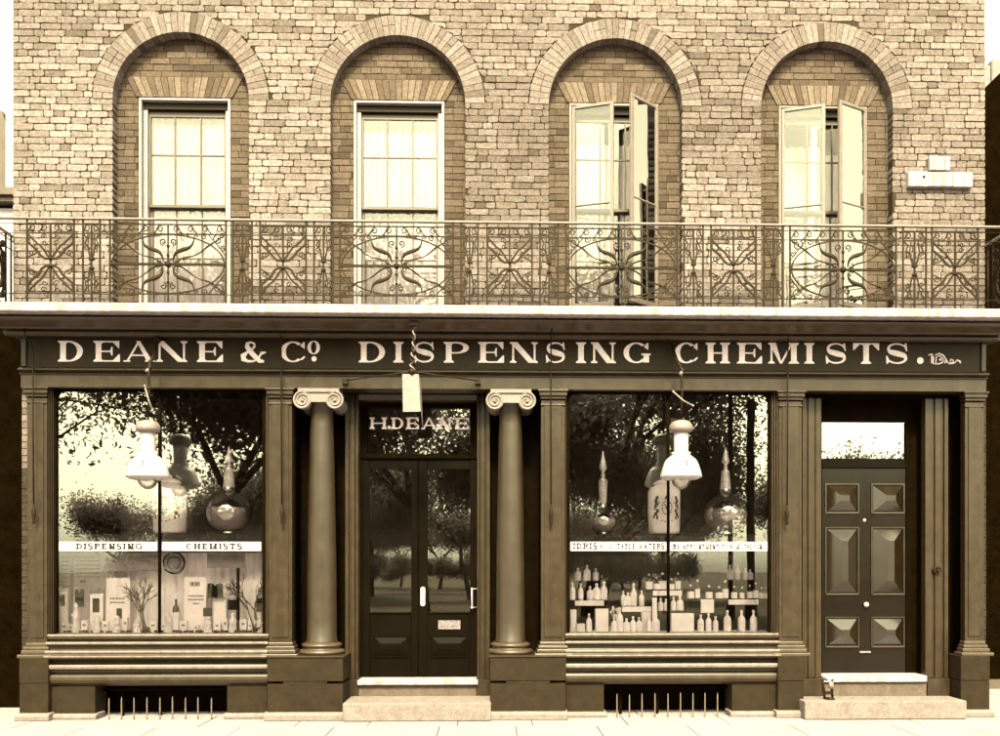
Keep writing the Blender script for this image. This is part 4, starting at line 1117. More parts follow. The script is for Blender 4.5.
# ================================================================== things in the windows
YS = .36; zsh = Z(535, .35)
def carboy(px, w, lab, k, ytop=446, ybase=534):
    y_ = YS; xc = X(px, y_); o = (xc, y_, zsh); g = thing('show_globe', lab, 'show globe', o, 'glass show globes on the window shelves')
    hb = w*.92; m = MB()
    pr = [(w*.5, 0), (w*.55, .012), (w*.5, .03)]
    R = w; cz = .03+R*.84
    for i in range(14):
        a = -pi*.36+(pi*.80)*i/13; pr.append((max(.05, R*cos(a)), cz+R*.95*sin(a)))
    pr = [p for p in pr]
    pr[-1] = (w*.27+.01, pr[-1][1])
    zn = pr[-1][1]; H = (ybase-ytop)/F*(D+y_)
    nk = .24*H if k else .32*H
    pr += [(w*.26, zn+nk*.2), (w*.17 if k else .05, zn+nk)]
    m.lathe([(.001, zsh)]+[(r, zsh+zz) for r, zz in pr], xc, y_, 32); b = m.build('globe', M['crystal'], g, o)
    m = MB(); lv = [(max(.004, r-.008), zsh+zz) for r, zz in pr if zz < cz+R*.35 and zz > .03]
    m.lathe([(.001, lv[0][1])]+lv+[(.001, lv[-1][1])], xc, y_, 32); m.build('coloured_water', mat('show_water%d' % px, .72, .15, .2, 3, spec=.5), b, o)
    zt = zsh+zn+nk; left = H-(zn+nk); m = MB()
    m.lathe([(.02, zt-.02), (.045, zt), (.05, zt+.012), (.015, zt+left*.14), (.028, zt+left*.2), (.014, zt+left*.28), (.045, zt+left*.42), (.042, zt+left*.5), (.022, zt+left*.75), (.002, zt+left)], xc, y_, 16)
    m.build('stopper', M['cutglass'], g, o)
    m = MB(); m.lathe([(w*.275, zsh+zn+.004), (w*.262, zsh+zn+nk*.2), ((w*.17 if k else .05)+.003, zt)], xc, y_, 24); m.build('neck', M['cutglass'], g, o)
carboy(229, .26, 'large round glass show globe with tall stopper in left shop window', 1)
carboy(603, .155, 'small narrow glass show globe at the left of the right shop window', 0, 449)
carboy(725.5, .255, 'large round glass show globe with pointed stopper in right shop window', 1)
def jar(px, lab):
    y_ = YS; xc = X(px, y_); o = (xc, y_, zsh); g = thing('drug_jar', lab, 'jar', o, 'decorated white jars on the window shelves')
    k = (D+y_)/F; m = MB(); w = 15.5*k
    H = 51*k
    m.lathe([(.001, zsh+.012), (w*.93, zsh+.012), (w, zsh+.04), (w*1.04, zsh+H*.5), (w*1.03, zsh+H*.86), (w*.9, zsh+H*.93), (w*.62, zsh+H*.96), (w*.6, zsh+H)], xc, y_, 32); m.build('jar_body', M['jarwhite'], g, o)
    m = MB(); m.lathe([(w*.7, zsh+H), (w*.72, zsh+H*1.02), (w*.45, zsh+H*1.07), (w*.12, zsh+H*1.10), (w*.14, zsh+H*1.14), (.001, zsh+H*1.17)], xc, y_, 24); m.build('lid', M['jarwhite'], g, o)
    m = MB(); m.lathe([(.001, zsh+.001), (w*1.15, zsh+.001), (w*1.12, zsh+.011), (.001, zsh+.011)], xc, y_, 28); m.build('foot', M['shopin'], g, o)
    m = MB(); rnd = random.Random(px)
    rr = w*1.035+.001
    def spot(da, f, r, st=1.0):
        a = -pi/2+da; zz = zsh+H*f; n_ = 9
        m.add([(xc+rr*cos(a+r/rr*cos(2*pi*j/n_)), y_+rr*sin(a+r/rr*cos(2*pi*j/n_)), zz+r*st*sin(2*pi*j/n_)) for j in range(n_)], [tuple(range(n_))])
    for sd in (-1, 1):                      # the two supporters of the painted arms
        for da, f, r, st in ((.62, .72, .020, 1), (.70, .66, .024, 1.2), (.66, .58, .026, 1.2), (.78, .52, .018, 1.6), (.60, .46, .020, 1.3), (.72, .40, .024, 1), (.84, .35, .014, 1.8), (.62, .33, .014, 1.8), (.50, .62, .010, 1)):
            spot(sd*da, f, r, st)
        spot(sd*.3, .27, .012, .5); spot(sd*.12, .25, .012, .5)
    for k in range(16): a_ = 2*pi*k/16; spot(.30*cos(a_), .52+.13*sin(a_), .009)
    for da, f, r in ((0, .52, .022), (-.13, .57, .010), (.13, .47, .010), (0, .73, .020), (-.1, .70, .012), (.1, .70, .012), (0, .79, .010)): spot(da, f, r)
    m.build('painted_band', M['blue'], g, o)
jar(170, 'white jar with painted arms in left shop window'); jar(664, 'white jar with painted arms in right shop window')

def zf(py, y, px): return Z(py, y, px)
# display stands in the right window
stand_info = [
 ('stand', 570, 608, 600.5, .50, .64, 'dark stepped bottle stand at far left of the right shop window', (575, 604)),
 ('stand', 620, 651, 606.5, .48, .60, 'dark low bottle stand second from left in the right shop window', (622, 651)),
 ('stand', 649, 689, 590.5, .58, .72, 'dark tall bottle stand behind the dividing bar of the right shop window', (653, 682)),
 ('stand', 690, 767, 599.5, .50, .66, 'long dark bottle stand at the right of the right shop window', (728.5, 758.5))]
zbed = Z(632.2, .25)
for nm, a, b, t_, y0, y1, lab, (ca, cb) in stand_info:
    xa, xb = X(a, y0), X(b, y0); zt = zf(t_, y0, (a+b)/2); o = ((xa+xb)/2, (y0+y1)/2, zbed)
    g = thing('display_stand', lab, 'stand', o, 'bottle stands in the right shop window')
    m = MB(); m.box(xa, xb, y0, y1, zt-.015, zt); m.box(xa+.02, xb-.02, y0+.03, y1-.005, zbed+.001, zt-.016); m.build('shelf', M['black'], g, o)
    if a in (570, 690):
        hx0_, hx1_, tp = (574, 600, 581) if a == 570 else (726, 753, 580)
        m = MB(); xa2, xb2 = X(hx0_, y1+.02), X(hx1_, y1+.02); z2 = zf(tp, y1+.02, hx0_)
        m.box(xa2-.02, xb2+.02, y1+.001, y1+.13, z2-.012, z2); m.box(xa2, xb2, y1+.02, y1+.12, zbed+.001, z2-.013); m.build('upper_shelf', M['black'], g, o)
    m = MB(); m.box(X(ca, y0-.006), X(cb, y0-.006), y0-.008, y0-.001, zt-.062, zt-.002); m.build('edge_card', M['card'], g, o, bevel=.001)
    if a == 649:
        m = MB(); z2 = zf(611, .46, 670); m.box(X(658, .44), X(690, .44), .44, .57, zbed+.001, z2); m.build('lower_shelf', M['shopin'], g, o)

protos = {}
def make_bottle(kind, w, h):
    """parts only; returns root at origin"""
    g = thing('bottle', 'x', 'bottle', (0, 0, 0), 'bottles on show in the right shop window')
    m = MB()
    if kind == 'round':      # dark bottle, white label, ball stopper
        m.lathe([(.001, 0), (w*.46, 0), (w*.5, h*.03), (w*.5, h*.55), (w*.42, h*.64), (w*.16, h*.72), (w*.14, h*.84), (w*.2, h*.86), (.001, h*.86)], 0, 0, 16); m.build('glass_body', M['bottle'], g)
        m = MB(); r = w*.5+.0012; m.lathe([(r, h*.06), (r, h*.52)], 0, 0, 16, a0=-pi*.96, a1=-pi*.04); m.build('label_paper', M['card'], g)
        m = MB(); m.sphere((0, 0, h*.92), w*.19, 10); m.build('stopper', M['palebottle'], g)
    elif kind == 'pale':
        m.lathe([(.001, 0), (w*.46, 0), (w*.5, h*.04), (w*.5, h*.56), (w*.42, h*.66), (w*.2, h*.74), (w*.15, h*.85), (w*.2, h*.86), (.001, h*.87)], 0, 0, 16); m.build('glass_body', M['palebottle'], g)
        m = MB(); r = w*.5+.0012; m.lathe([(r, h*.1), (r, h*.45)], 0, 0, 16, a0=-pi*.9, a1=-pi*.1); m.build('label_paper', M['card'], g)
        m = MB(); m.sphere((0, 0, h*.93), w*.21, 10); m.build('stopper', M['palebottle'], g)
    return g
for i in (('round', .06, .15), ('pale', .065, .17)): protos[i[0]] = None
bot = []
def row(xs, base, y, hpx, kind, where):
    for j, x_ in enumerate(xs): bot.append((x_, base if not isinstance(base, (list, tuple)) else base[j], y, hpx if not isinstance(hpx, (list, tuple)) else hpx[j], kind, where, j, len(xs)))
row([578, 587, 595.6], 581, .70, [13, 16, 12.5], 'pale', 'the upper tier of the far-left stand')
row([572.6, 580.6, 590, 596.5, 604], 600.5, .57, [18, 17, 14, 17, 19], 'pale', 'the lower tier of the far-left stand')
row([623.4, 627.9, 633.6, 641.6], 606.5, .54, [15.5, 14, 23, 16], 'pale', 'the low stand left of the dividing bar')
row([649, 656.6, 662.4, 671.5, 678], 590.5, .64, [17, 13, 18, 12, 18], 'round', 'the tall stand by the dividing bar')
row([660.5, 666, 673.5, 680], 611, .50, [12.5, 12, 14, 15], 'pale', 'the step below the tall stand')
row([690.6, 697.5, 709, 719, 725.3, 734, 742, 749.7, 755.5, 761.5, 765.5], 599.5, .58, [15, 20, 14, 13, 19.5, 13.5, 12.5, 14.5, 17, 12, 12], 'round', 'the long right-hand stand')
row([730, 737.7, 745.5, 749.9], 580, .75, [15, 15.5, 12, 10.5], 'pale', 'the upper tier of the long right-hand stand')
row([589, 614, 619.5, 626.5, 633, 639, 649, 656], 630.3, .34, [18, 14, 24, 13, 15, 14, 15, 17], 'pale', 'the window bed left of the dividing bar')
row([700.7, 708.5, 715.5, 727.3, 741.5, 753.4], 630.3, .34, [17, 18, 15, 21, 21, 21], 'pale', 'the window bed right of the large white carton')
ORD = ['first', 'second', 'third', 'fourth', 'fifth', 'sixth', 'seventh', 'eighth', 'ninth', 'tenth', 'eleventh']
for (x_, base, y_, hp, kind, where, j, n_) in bot:
    k = (D+y_)/F; h = hp*k; xw_ = X(x_, y_)
    zst = {581: None}
    if base > 620: zq = zbed
    elif base == 611: zq = zf(611, .46, 670)
    elif base in (581, 580): zq = zf(base, (.66 if base == 581 else .68), 574 if base == 581 else 726)
    else:
        st = [s for s in stand_info if abs(s[3]-base) < .2][0]; zq = zf(st[3], st[4], (st[1]+st[2])/2)
    lab = ('%s bottle from left on %s' % (ORD[j], where)); lab = ('white labelled ' if kind == 'round' else 'pale ')+lab
    w0, h0 = .07, .17
    if protos[kind] is None:
        protos[kind] = make_bottle(kind, w0, h0); protos[kind].location = (xw_, y_, zq+.0005); protos[kind]['label'] = lab; r = protos[kind]
    else: r = copy_tree(protos[kind], lab, (xw_, y_, zq+.0005))
    wf = random.uniform(.8, 1.25)*(1.1 if h/h0 > 1.1 else .95)
    r.scale = (wf, wf, h/h0)
# cartons and cards in the right window
def carton(pa, pb, t_, b_, y, lab, dep=.08, name='carton'):
    xa, xb = X(pa, y), X(pb, y); zt = zf(t_, y, (pa+pb)/2); zq = zbed+.001 if b_ > 620 else zf(b_, y, (pa+pb)/2)
    o = ((xa+xb)/2, y+dep/2, zq)
    m = MB(); m.box(xa, xb, y, y+dep, zq, zt)
    r = m.build(name, M['card'], None, o, bevel=.003); tag(r, lab, name.replace('_', ' '), 'white cartons in the right shop window'); return r
carton(671.5, 694, 613.5, 630.3, .33, 'large square white carton just right of the dividing bar of right shop window')
carton(595.5, 608.5, 609, 630.3, .33, 'tall white carton on the window bed left of the flowers')
carton(570.5, 576.5, 610, 630.3, .36, 'narrow white carton in the lower left corner of right shop window')
carton(577, 585, 624, 630.3, .30, 'flat white carton on the window bed near the lower left corner')
carton(652.5, 657, 598, 630.3, .32, 'thin upright white carton beside the dividing bar of right shop window', .03)
carton(642, 651, 612.5, 630.3, .42, 'white carton standing below the low bottle stand')
c_ = carton(701, 714, 599.5, 613, .46, 'white show card leaning on the front of the long bottle stand', .02, 'show_card')
# white flowers
def flowers(px, py, y, lab, n_=12):
    xc, zc = X(px, y), Z(py, y, px); o = (xc, y, zbed)
    g = thing('flower_pot', lab, 'flowers', o)
    m = MB(); m.lathe([(.001, zbed+.001), (.03, zbed+.001), (.04, zbed+.07), (.001, zbed+.07)], xc, y, 14); m.build('pot', M['palebottle'], g, o)
    m = MB(); rnd = random.Random(px)
    for k in range(n_):
        a, b = rnd.uniform(-.06, .06), rnd.uniform(-.05, .08); m.sphere((xc+a, y+rnd.uniform(-.03, .03), zc+b), rnd.uniform(.012, .02), 7); m.tube([(xc, y, zbed+.06), (xc+a, y, zc+b)], .003, 4)
    m.build('blossom', M['card'], g, o)
flowers(616, 613, .40, 'pot of small white flowers left of the low bottle stand')
# mahogany back of the right window and its brass rail
m = MB(); m.box(xr0-.05, xr1+.05, 1.31, 1.35, zbed-.1, Z(556, 1.3)); m.build('window_back', M['panelb'], fR)
m = MB(); m.tube([(X(702, .9), .9, Z(560, .9)), (X(735, .9), .9, Z(560, .9))], .016, 8); m.tube([(X(702, .9)+.02, .9, Z(560, .9)), (X(702, .9)+.02, 1.31, Z(560, .9))], .008); m.tube([(X(735, .9)-.02, .9, Z(560, .9)), (X(735, .9)-.02, 1.31, Z(560, .9))], .008)
m.build('brass_rail', M['offwhite'], fR)
m = MB(); m.box(xl0-.05, xl1+.05, 1.31, 1.35, zbed-.1, Z(540, 1.3)); m.build('window_back', M['panelb'], fL)

# ---------------- left window: pleated drape, cards, twigs
def drape(pa, pb, pt, y, lab, pbm=630.3, folds=9, amp=.012):
    xa, xb = X(pa, y), X(pb, y); zt = Z(pt, y, (pa+pb)/2); m = MB(); n_ = folds*8; v = []
    for r in range(7):
        u = r/6
        for k in range(n_+1):
            t_ = k/n_; a = t_*folds*2*pi
            v.append((xa+(xb-xa)*t_, y+amp*sin(a+u*.5)+amp*.6*sin(a*.37+u*2), zbed+.002+(zt-zbed)*u))
    q = n_+1; f = [(r*q+k, r*q+k+1, (r+1)*q+k+1, (r+1)*q+k) for r in range(6) for k in range(n_)]
    nv = len(v); v += [(a, b+.004, c) for a, b, c in v]
    f += [tuple(reversed([i+nv for i in ff])) for ff in f]
    m.add(v, f, 0, True)
    r = m.build('drape', M['drape'], None, ((xa+xb)/2, y, zbed)); tag(r, lab, 'drape', 'white drapes in the left shop window'); return r
drape(59, 158, 553, .50, 'pleated white drape behind the left half of the left shop window', folds=11)
drape(161, 262, 553, .50, 'pleated white drape behind the right half of the left shop window', folds=13)
def card(pa, pb, pt, pbm, y, lab, matn='card', inset=None, lines=None, cut=None):
    xa, xb = X(pa, y), X(pb, y); zt = Z(pt, y, (pa+pb)/2); zq = Z(pbm, y, (pa+pb)/2) if pbm < 629 else zbed+.001
    o = ((xa+xb)/2, y, zq); m = MB(); m.box(xa, xb, y, y+.006, zq, zt)
    if cut:
        m = MB(); w = xb-xa; h = zt-zq
        m.prism_y([(xa, zq), (xb, zq), (xb, zt-h*.1), (xb-w*.2, zt-h*.0), (xb-w*.4, zt-h*.05), (xb-w*.5, zt-h*.22), (xb-w*.65, zt-h*.05), (xb-w*.85, zt), (xa, zt-h*.12)], y, y+.006)
    g = m.build('show_card', M[matn], None, o, bevel=.001); tag(g, lab, 'show card', 'show cards in the left shop window')
    if inset:
        m = MB()
        for a, b, c, d in inset: m.box(X(a, y), X(b, y), y-.003, y-.0005, Z(d, y, a), Z(c, y, a))
        m.build('dark_picture', M['cardtext'], g, o)
    if lines:
        m = MB(); rnd = random.Random(pa)
        for a, b, z_, t_ in lines:
            x_ = a
            while x_ < b:
                w = rnd.uniform(.8, 2.2); m.box(X(x_, y), X(min(b, x_+w), y), y-.0024, y-.0004, Z(z_, y, a)-t_, Z(z_, y, a)); x_ += w+.5
        m.build('print', M['cardtext'], g, o)
    return g
card(60, 70, 553, 586, .24, 'narrow grey poster at the upper left corner of the left shop window', 'cardgrey', lines=[(61, 69, 557+k*4, .012) for k in range(7)])
card(74, 102, 553, 587, .24, 'wide grey printed poster hung inside left shop window', 'cardgrey', lines=[(76, 100, 556.5+k*4, .012) for k in range(6)]+[(80, 86, 580, .03)])
card(105, 158, 553, 571, .26, 'long grey pelmet card left of the window bar in left shop window', 'cardgrey')
card(207, 245, 553, 568, .26, 'grey pelmet card right of the round plaque in left shop window', 'cardgrey')
card(59, 68, 588, 630.3, .30, 'narrow white show card in the lower left corner of left shop window', inset=[(60, 65, 595, 606)])
card(90, 103, 594, 630.3, .33, 'white show card with oval dark portrait in left shop window', inset=[(92.5, 99.5, 598.5, 612.5)])
card(106, 130, 578, 630.3, .34, 'large white show card with small dark picture in left shop window', inset=[(116.5, 122, 608.5, 618.5)], lines=[(110, 125, 598, .014), (110, 125, 602, .014)])
card(184, 206, 577, 630.3, .34, 'tall white show card with printed heading right of the window bar', lines=[(188, 204, 595.5, .016), (188, 204, 599, .016), (193, 199, 603, .016), (190, 200, 582, .05)])
card(207.5, 223, 583, 598, .30, 'dark notched card hung in the middle of the left shop window', 'cardtext', cut=True)
card(203, 212, 608, 616.5, .29, 'small dark square card standing on a white flower holder', 'cardtext')
card(228, 237, 600, 610, .29, 'small dark square card near the black post in left shop window', 'cardtext')
card(256, 262, 598, 612, .30, 'small dark card at the right edge of the left shop window', 'cardtext')
card(75, 84, 589, 607, .30, 'dark shaped card above the white figure in left shop window', 'cardtext', cut=True)
card(213, 226, 599, 630.3, .36, 'white show card with faint print below the notched card', lines=[(214, 224, 601, .008)])
# round plaque
y_ = .27; xc, zc = X(174, y_), Z(563, y_, 174)
m = MB(); m.lathe([(.001, -.006), (.115, -.006), (.118, .004), (.001, .004)], xc, y_, 32, 0, 'y', zc)
g = m.build('round_plaque', M['cardgrey'], None, (xc, y_, zc)); tag(g, 'round grey plaque with a ringed rim hung beside the window bar', 'plaque')
m = MB(); m.tube([(xc+.118*cos(2*pi*k/32), y_, zc+.118*sin(2*pi*k/32)) for k in range(33)], .012, 6); m.tube([(xc+.07*cos(2*pi*k/24), y_-.006, zc+.07*sin(2*pi*k/24)) for k in range(25)], .006, 5)
m.build('rim', M['cardtext'], g, (xc, y_, zc))
# bottle-like dark stand under plaque, white paper figures, twigs
for px_, lab, hp in ((176, 'dark bottle with pale cap below the round plaque', 38),):
    k = (D+.33)/F; g = copy_tree(protos['round'], lab, (X(px_, .33), .33, zbed+.001), 'none'); g.scale = (1.1, 1.1, hp*k/.17)
    if 'group' in g: del g['group']
def figure(px, hp, lab):
    y_ = .29; xc = X(px, y_); k = (D+y_)/F; m = MB(); rnd = random.Random(px)
    h = hp*k
    pr = [(.001, 0), (.055, 0), (.05, h*.1), (.032, h*.35), (.04, h*.55), (.022, h*.75), (.03, h*.88), (.001, h)]
    m.lathe([(r, zbed+.001+z_) for r, z_ in pr], xc, y_, 9, smooth=False)
    for q in range(7): m.sphere((xc+rnd.uniform(-.045, .045), y_-.03, zbed+.03+rnd.uniform(0, h*.6)), rnd.uniform(.01, .02), 6)
    r = m.build('paper_frill', M['card'], None, (xc, y_, zbed)); tag(r, lab, 'ornament', 'white paper frills on the bed of the left shop window')
for a, b, c in ((76, 30, 'tall white paper frill below the dark shaped card'), (97, 18, 'white paper frill before the portrait card in left shop window'), (117, 17, 'white paper frill before the largest white show card'), (138, 15, 'white paper frill below the twigs left of the window bar'),
                (168, 20, 'white paper frill just right of the window bar of the left shop window'), (208, 16, 'white paper frill under the small dark square card'), (233, 20, 'white paper frill beside the black post in left shop window'), (259, 18, 'white paper frill at the right end of the left shop window')):
    figure(a, b, c)
def twigs(px, top, spread, lab, seed):
    rnd = random.Random(seed); y_ = .27; xc = X(px, y_); m = MB()
    def br(p, a, L_, r, d):
        q = (p[0]+L_*sin(a), p[1]+rnd.uniform(-.01, .01), p[2]+L_*cos(a)); m.tube([p, ((p[0]+q[0])/2+rnd.uniform(-.01, .01), p[1], (p[2]+q[2])/2), q], [r, r*.85, r*.7], 4)
        if d:
            for _ in range(3): br(q, a+rnd.uniform(-.7, .7), L_*rnd.uniform(.5, .8), r*.7, d-1)
    H = Z(top, y_, px)-zbed
    for k in range(3): br((xc+rnd.uniform(-.03, .03), y_, zbed), spread+rnd.uniform(-.35, .35), H*.36, .011, 3)
    m.lathe([(.001, zbed+.001), (.03, zbed+.001), (.04, zbed+.06), (.001, zbed+.06)], xc, y_, 12)
    r = m.build('dried_twigs', M['twig'], None, (xc, y_, zbed)); tag(r, lab, 'twigs')
rnd = random.Random(77); kk = 0
for a_, lab in ((64, 'small white packet at the far lower left of the left shop window'), (71, 'small leaning white packet left of the tallest paper frill'), (84, 'small white packet between the first two paper frills'), (105, 'low white packet left of the third paper frill'),
                (125, 'small white packet right of the third paper frill'), (153, 'small white packet just left of the window bar'), (163.5, 'small white packet just right of the window bar'), (183, 'small white packet right of the dark bottle'),
                (196, 'low wide white packet before the tall printed show card'), (217, 'small white packet before the faintly printed card'), (225, 'narrow white packet left of the black display post'), (243, 'white packet right of the black display post'), (250, 'small white packet by the right-hand twigs')):
    w_ = rnd.uniform(4, 8); h_ = rnd.uniform(7, 15); y_ = .275+rnd.uniform(-.01, .02); xa, xb = X(a_-w_/2, y_), X(a_+w_/2, y_); hh_ = h_*(D+y_)/F
    m = MB(); m.box(xa, xb, y_, y_+.05, zbed+.001, zbed+hh_); g = m.build('packet', M['card'], None, ((xa+xb)/2, y_, zbed+.001), bevel=.003); tag(g, lab, 'packet', 'white packets on the bed of the left shop window')
    m = MB(); m.box(xa+(xb-xa)*.25, xb-(xb-xa)*.25, y_-.002, y_-.0004, zbed+hh_*.55, zbed+hh_*.72); m.build('packet_label', M['cardgrey'], g, ((xa+xb)/2, y_, zbed+.001))
twigs(146, 575, -.25, 'bunch of dried twigs left of the bar of the left shop window', 3)
twigs(257, 570, -.3, 'bunch of dried twigs at the right end of the left shop window', 5)
m = MB(); m.box(X(236.5, .4), X(239, .4), .4, .43, zbed+.001, Z(566, .4)); m.box(X(233, .4), X(242.5, .4), .38, .45, zbed+.0005, zbed+.02); r = m.build('display_post', M['cardtext'], None, (X(237, .4), .4, zbed)); tag(r, 'slim black display post standing before the pleated drape', 'post')
# foil of dark moss along the bed
m = MB(); rnd = random.Random(4)
for k in range(160): m.sphere((X(rnd.uniform(61, 260), .24), .2575+rnd.uniform(0, .03), zbed+.008), rnd.uniform(.008, .022), 6)
tag(m.build('moss', M['twig'], None, (X(160, .25), .25, zbed)), 'dark moss strewn along the bed of the left shop window', 'moss', kind='stuff')

# ================================================================== boot scraper on the house step
y_ = -.10; xc = X(828, y_); zt = Z(702.5, -.26); o = (xc, y_, zt)
g = thing('boot_scraper', 'small dark iron boot scraper at the left end of the pale house doorstep', 'boot scraper', o)
g.scale = (1.25, 1.25, 1.15)
m = MB()
m.tube([(xc-.03, y_, zt), (xc-.035, y_, zt+.10), (xc-.05, y_, zt+.17), (xc-.03, y_, zt+.20), (xc-.01, y_, zt+.18)], .011, 7); m.tube([(xc+.04, y_, zt), (xc+.035, y_, zt+.10), (xc+.03, y_, zt+.16), (xc+.045, y_, zt+.19)], .011, 7)
m.build('upright', M['dkiron'], g, o)
m = MB(); m.box(xc-.04, xc+.04, y_-.006, y_+.006, zt+.045, zt+.075); m.build('blade', M['dkiron'], g, o, bevel=.002)
m = MB(); m.lathe([(.001, -.03), (.02, -.025), (.024, 0), (.02, .035), (.001, .045)], xc+.022, y_-.015, 12, 0, 'z', zt+.13); m.build('knob', M['highlight_strip'], g, o)
m = MB(); m.lathe([(.001, .001), (.045, .001), (.04, .018), (.001, .02)], xc+.01, y_-.02, 10, 0, 'z', zt); m.build('foot', M['dkiron'], g, o)

# ================================================================== neighbours
NL = thing('neighbour_house', 'pale low neighbouring house with dark eaves at the left edge', 'house', (-7.5, .9, 0))
o = (-7.5, .9, 0)
m = MB(); m.box(-11, XL-.03, .9, 8, 4.71, Z(213, .9)); m.build('wall', M['stucco'], NL, o)
m = MB(); m.box(-11, XL-.02, .8, 8, Z(209, .9), Z(205, .9)); m.box(-11, XL-.02, .75, 8.1, Z(204, .9)+.0, Z(197, .9)); m.build('eaves', M['roof'], NL, o)
m = MB(); m.prism_y([(-11, Z(196, 1)), (X(7, 1), Z(196, 1)), (X(6, 1), Z(130, 1)), (X(2, 1), Z(117, 1)), (-11, Z(110, 1))], 1.0, 7.5); m.build('dormer', M['roof'], NL, o)
m = MB(); m.box(X(7, 1)+.01, XL-.02, .95, 7.5, Z(196, 1)-.01, Z(122, 1)); m.build('party_wall', M['stucco'], NL, o)
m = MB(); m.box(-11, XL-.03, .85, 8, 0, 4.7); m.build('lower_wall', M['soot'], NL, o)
NR = thing('neighbour_building', 'tall dark neighbouring building with a sloping gable at the right edge', 'building', (8, 3.4, 0))
o = (8, 3.4, 0); yN = 3.4
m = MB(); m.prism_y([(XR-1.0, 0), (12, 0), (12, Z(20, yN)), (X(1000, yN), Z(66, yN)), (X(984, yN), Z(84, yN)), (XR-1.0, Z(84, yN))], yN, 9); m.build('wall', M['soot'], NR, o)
m = MB(); m.box(X(983, 9.2), X(991, 9.2), 9.2, 10, 6, Z(58, 9.2)); m.box(X(992, 9.2), X(1020, 9.2), 9.2, 10.4, 6, Z(52, 9.2)); m.build('chimney', M['stone'], NR, o, bevel=.02)

# ================================================================== ground
def sheet_(name, x0, x1, y0, y1, z0, z1, m_):
    m = MB(); m.box(x0, x1, y0, y1, z0, z1); return tag(m.build(name, m_), name.replace('_', ' '), name, kind='structure')
m = MB()
rnd = random.Random(9)
yy = 0.0
rows_ = []
yv = 3.4
m.box(-60, 60, -4.2, 8, -.16, -.012, 1)
# flagstones
y0_ = -4.05
for w_ in (.72, .66, .7, .68, .74, .7, .72, .7, .66):
    x_ = -14+rnd.uniform(-.5, 0)
    while x_ < 14:
        L_ = rnd.uniform(.7, 1.15); m.box(x_+.006, x_+L_-.006, y0_+.006, y0_+w_-.006, -.0035, .0+rnd.uniform(-.0015, .0015)); x_ += L_
    y0_ += w_
    if y0_ > 3.3: break
pv = m.build('pavement', [M['pave'], M['riserst']]); tag(pv, 'pale flagstone pavement before the shop', 'pavement', kind='structure')
m = MB(); m.box(-60, 60, -4.36, -4.201, -.16, -.002); tag(m.build('kerb', M['stone'], bevel=.01), 'stone kerb', 'kerb', kind='structure')
m = MB(); m.box(-400, 400, -13.5, -4.361, -.3, -.13); tag(m.build('road', M['road']), 'dusty street', 'road', kind='structure')
m = MB(); m.box(-600, 600, -600, -13.501, -.3, -.05); tag(m.build('park_lawn', M['grass']), 'park lawn across the street', 'lawn', kind='structure')
m = MB(); m.box(-600, 600, 8.001, 600, -.3, -.02); tag(m.build('ground', M['grass']), 'ground behind', 'ground', kind='structure')

# ================================================================== trees across the street (seen in the glass)
def make_tree(seed, H, R, zc0, nleaf, lab, spread=1.0):
    rnd = random.Random(seed)
    g = thing('park_tree', lab, 'tree', (0, 0, 0), 'park trees reflected in the shop glass')
    m = MB(); tips = []
    def br(p, d, L_, r, dep):
        pts = [p]; rr = [r]; q = p; dd = d
        for k in range(3):
            dd = tuple(dd[j]+rnd.uniform(-.16, .16) for j in range(3)); l = sqrt(sum(c*c for c in dd)); dd = tuple(c/l for c in dd)
            q = tuple(q[j]+dd[j]*L_/3 for j in range(3)); pts.append(q); rr.append(r*(1-.13*(k+1)))
        m.tube(pts, rr, 7 if dep > 2 else 5)
        if dep <= 2: tips.extend(pts[1:])
        if dep > 0:
            for _ in range(3 if dep > 1 else 4):
                a = rnd.uniform(0, 2*pi); sp = rnd.uniform(.35, .95)*spread
                nd = (dd[0]+sp*cos(a), dd[1]+sp*sin(a), dd[2]*.8+rnd.uniform(-.1, .3))
                l = sqrt(sum(c*c for c in nd)); br(q, tuple(c/l for c in nd), L_*rnd.uniform(.6, .82), r*.6, dep-1)
    br((0, 0, -.1), (rnd.uniform(-.1, .1), 0, 1), H*.30, H*(.011 if spread == 1.3 else .016), 4)
    m.build('trunk', M['bark'], g)
    v = []; f = []
    for k in range(nleaf):
        t = rnd.choice(tips); s = H*.058
        c = [t[j]+rnd.gauss(0, s) for j in range(3)]
        sz = rnd.uniform(.06, .125)
        a = [rnd.gauss(0, 1) for _ in range(3)]; b = [rnd.gauss(0, 1) for _ in range(3)]
        l = sqrt(sum(q*q for q in a)) or 1; a = [q/l*sz for q in a]; l = sqrt(sum(q*q for q in b)) or 1; b = [q/l*sz*.6 for q in b]
        o_ = len(v)
        v += [tuple(c[j]-a[j] for j in range(3)), tuple(c[j]+b[j] for j in range(3)), tuple(c[j]+a[j] for j in range(3)), tuple(c[j]-b[j] for j in range(3))]
        f.append((o_, o_+1, o_+2, o_+3))
    me = bpy.data.meshes.new('crown'); me.from_pydata(v, [], f); me.materials.append(M['leaf']); me.update()
    c = bpy.data.objects.new('crown', me); COL.objects.link(c); c.parent = g
    return g
def tpos(px, L_): return X(px, -L_-0) if False else ((px-490)/900.*(D+L_))
T1 = make_tree(11, 14, 5, 3, 34000, 'x'); T2 = make_tree(23, 12, 5, 3, 30000, 'x', 1.2); T3 = make_tree(37, 9, 4, 3, 15000, 'x')
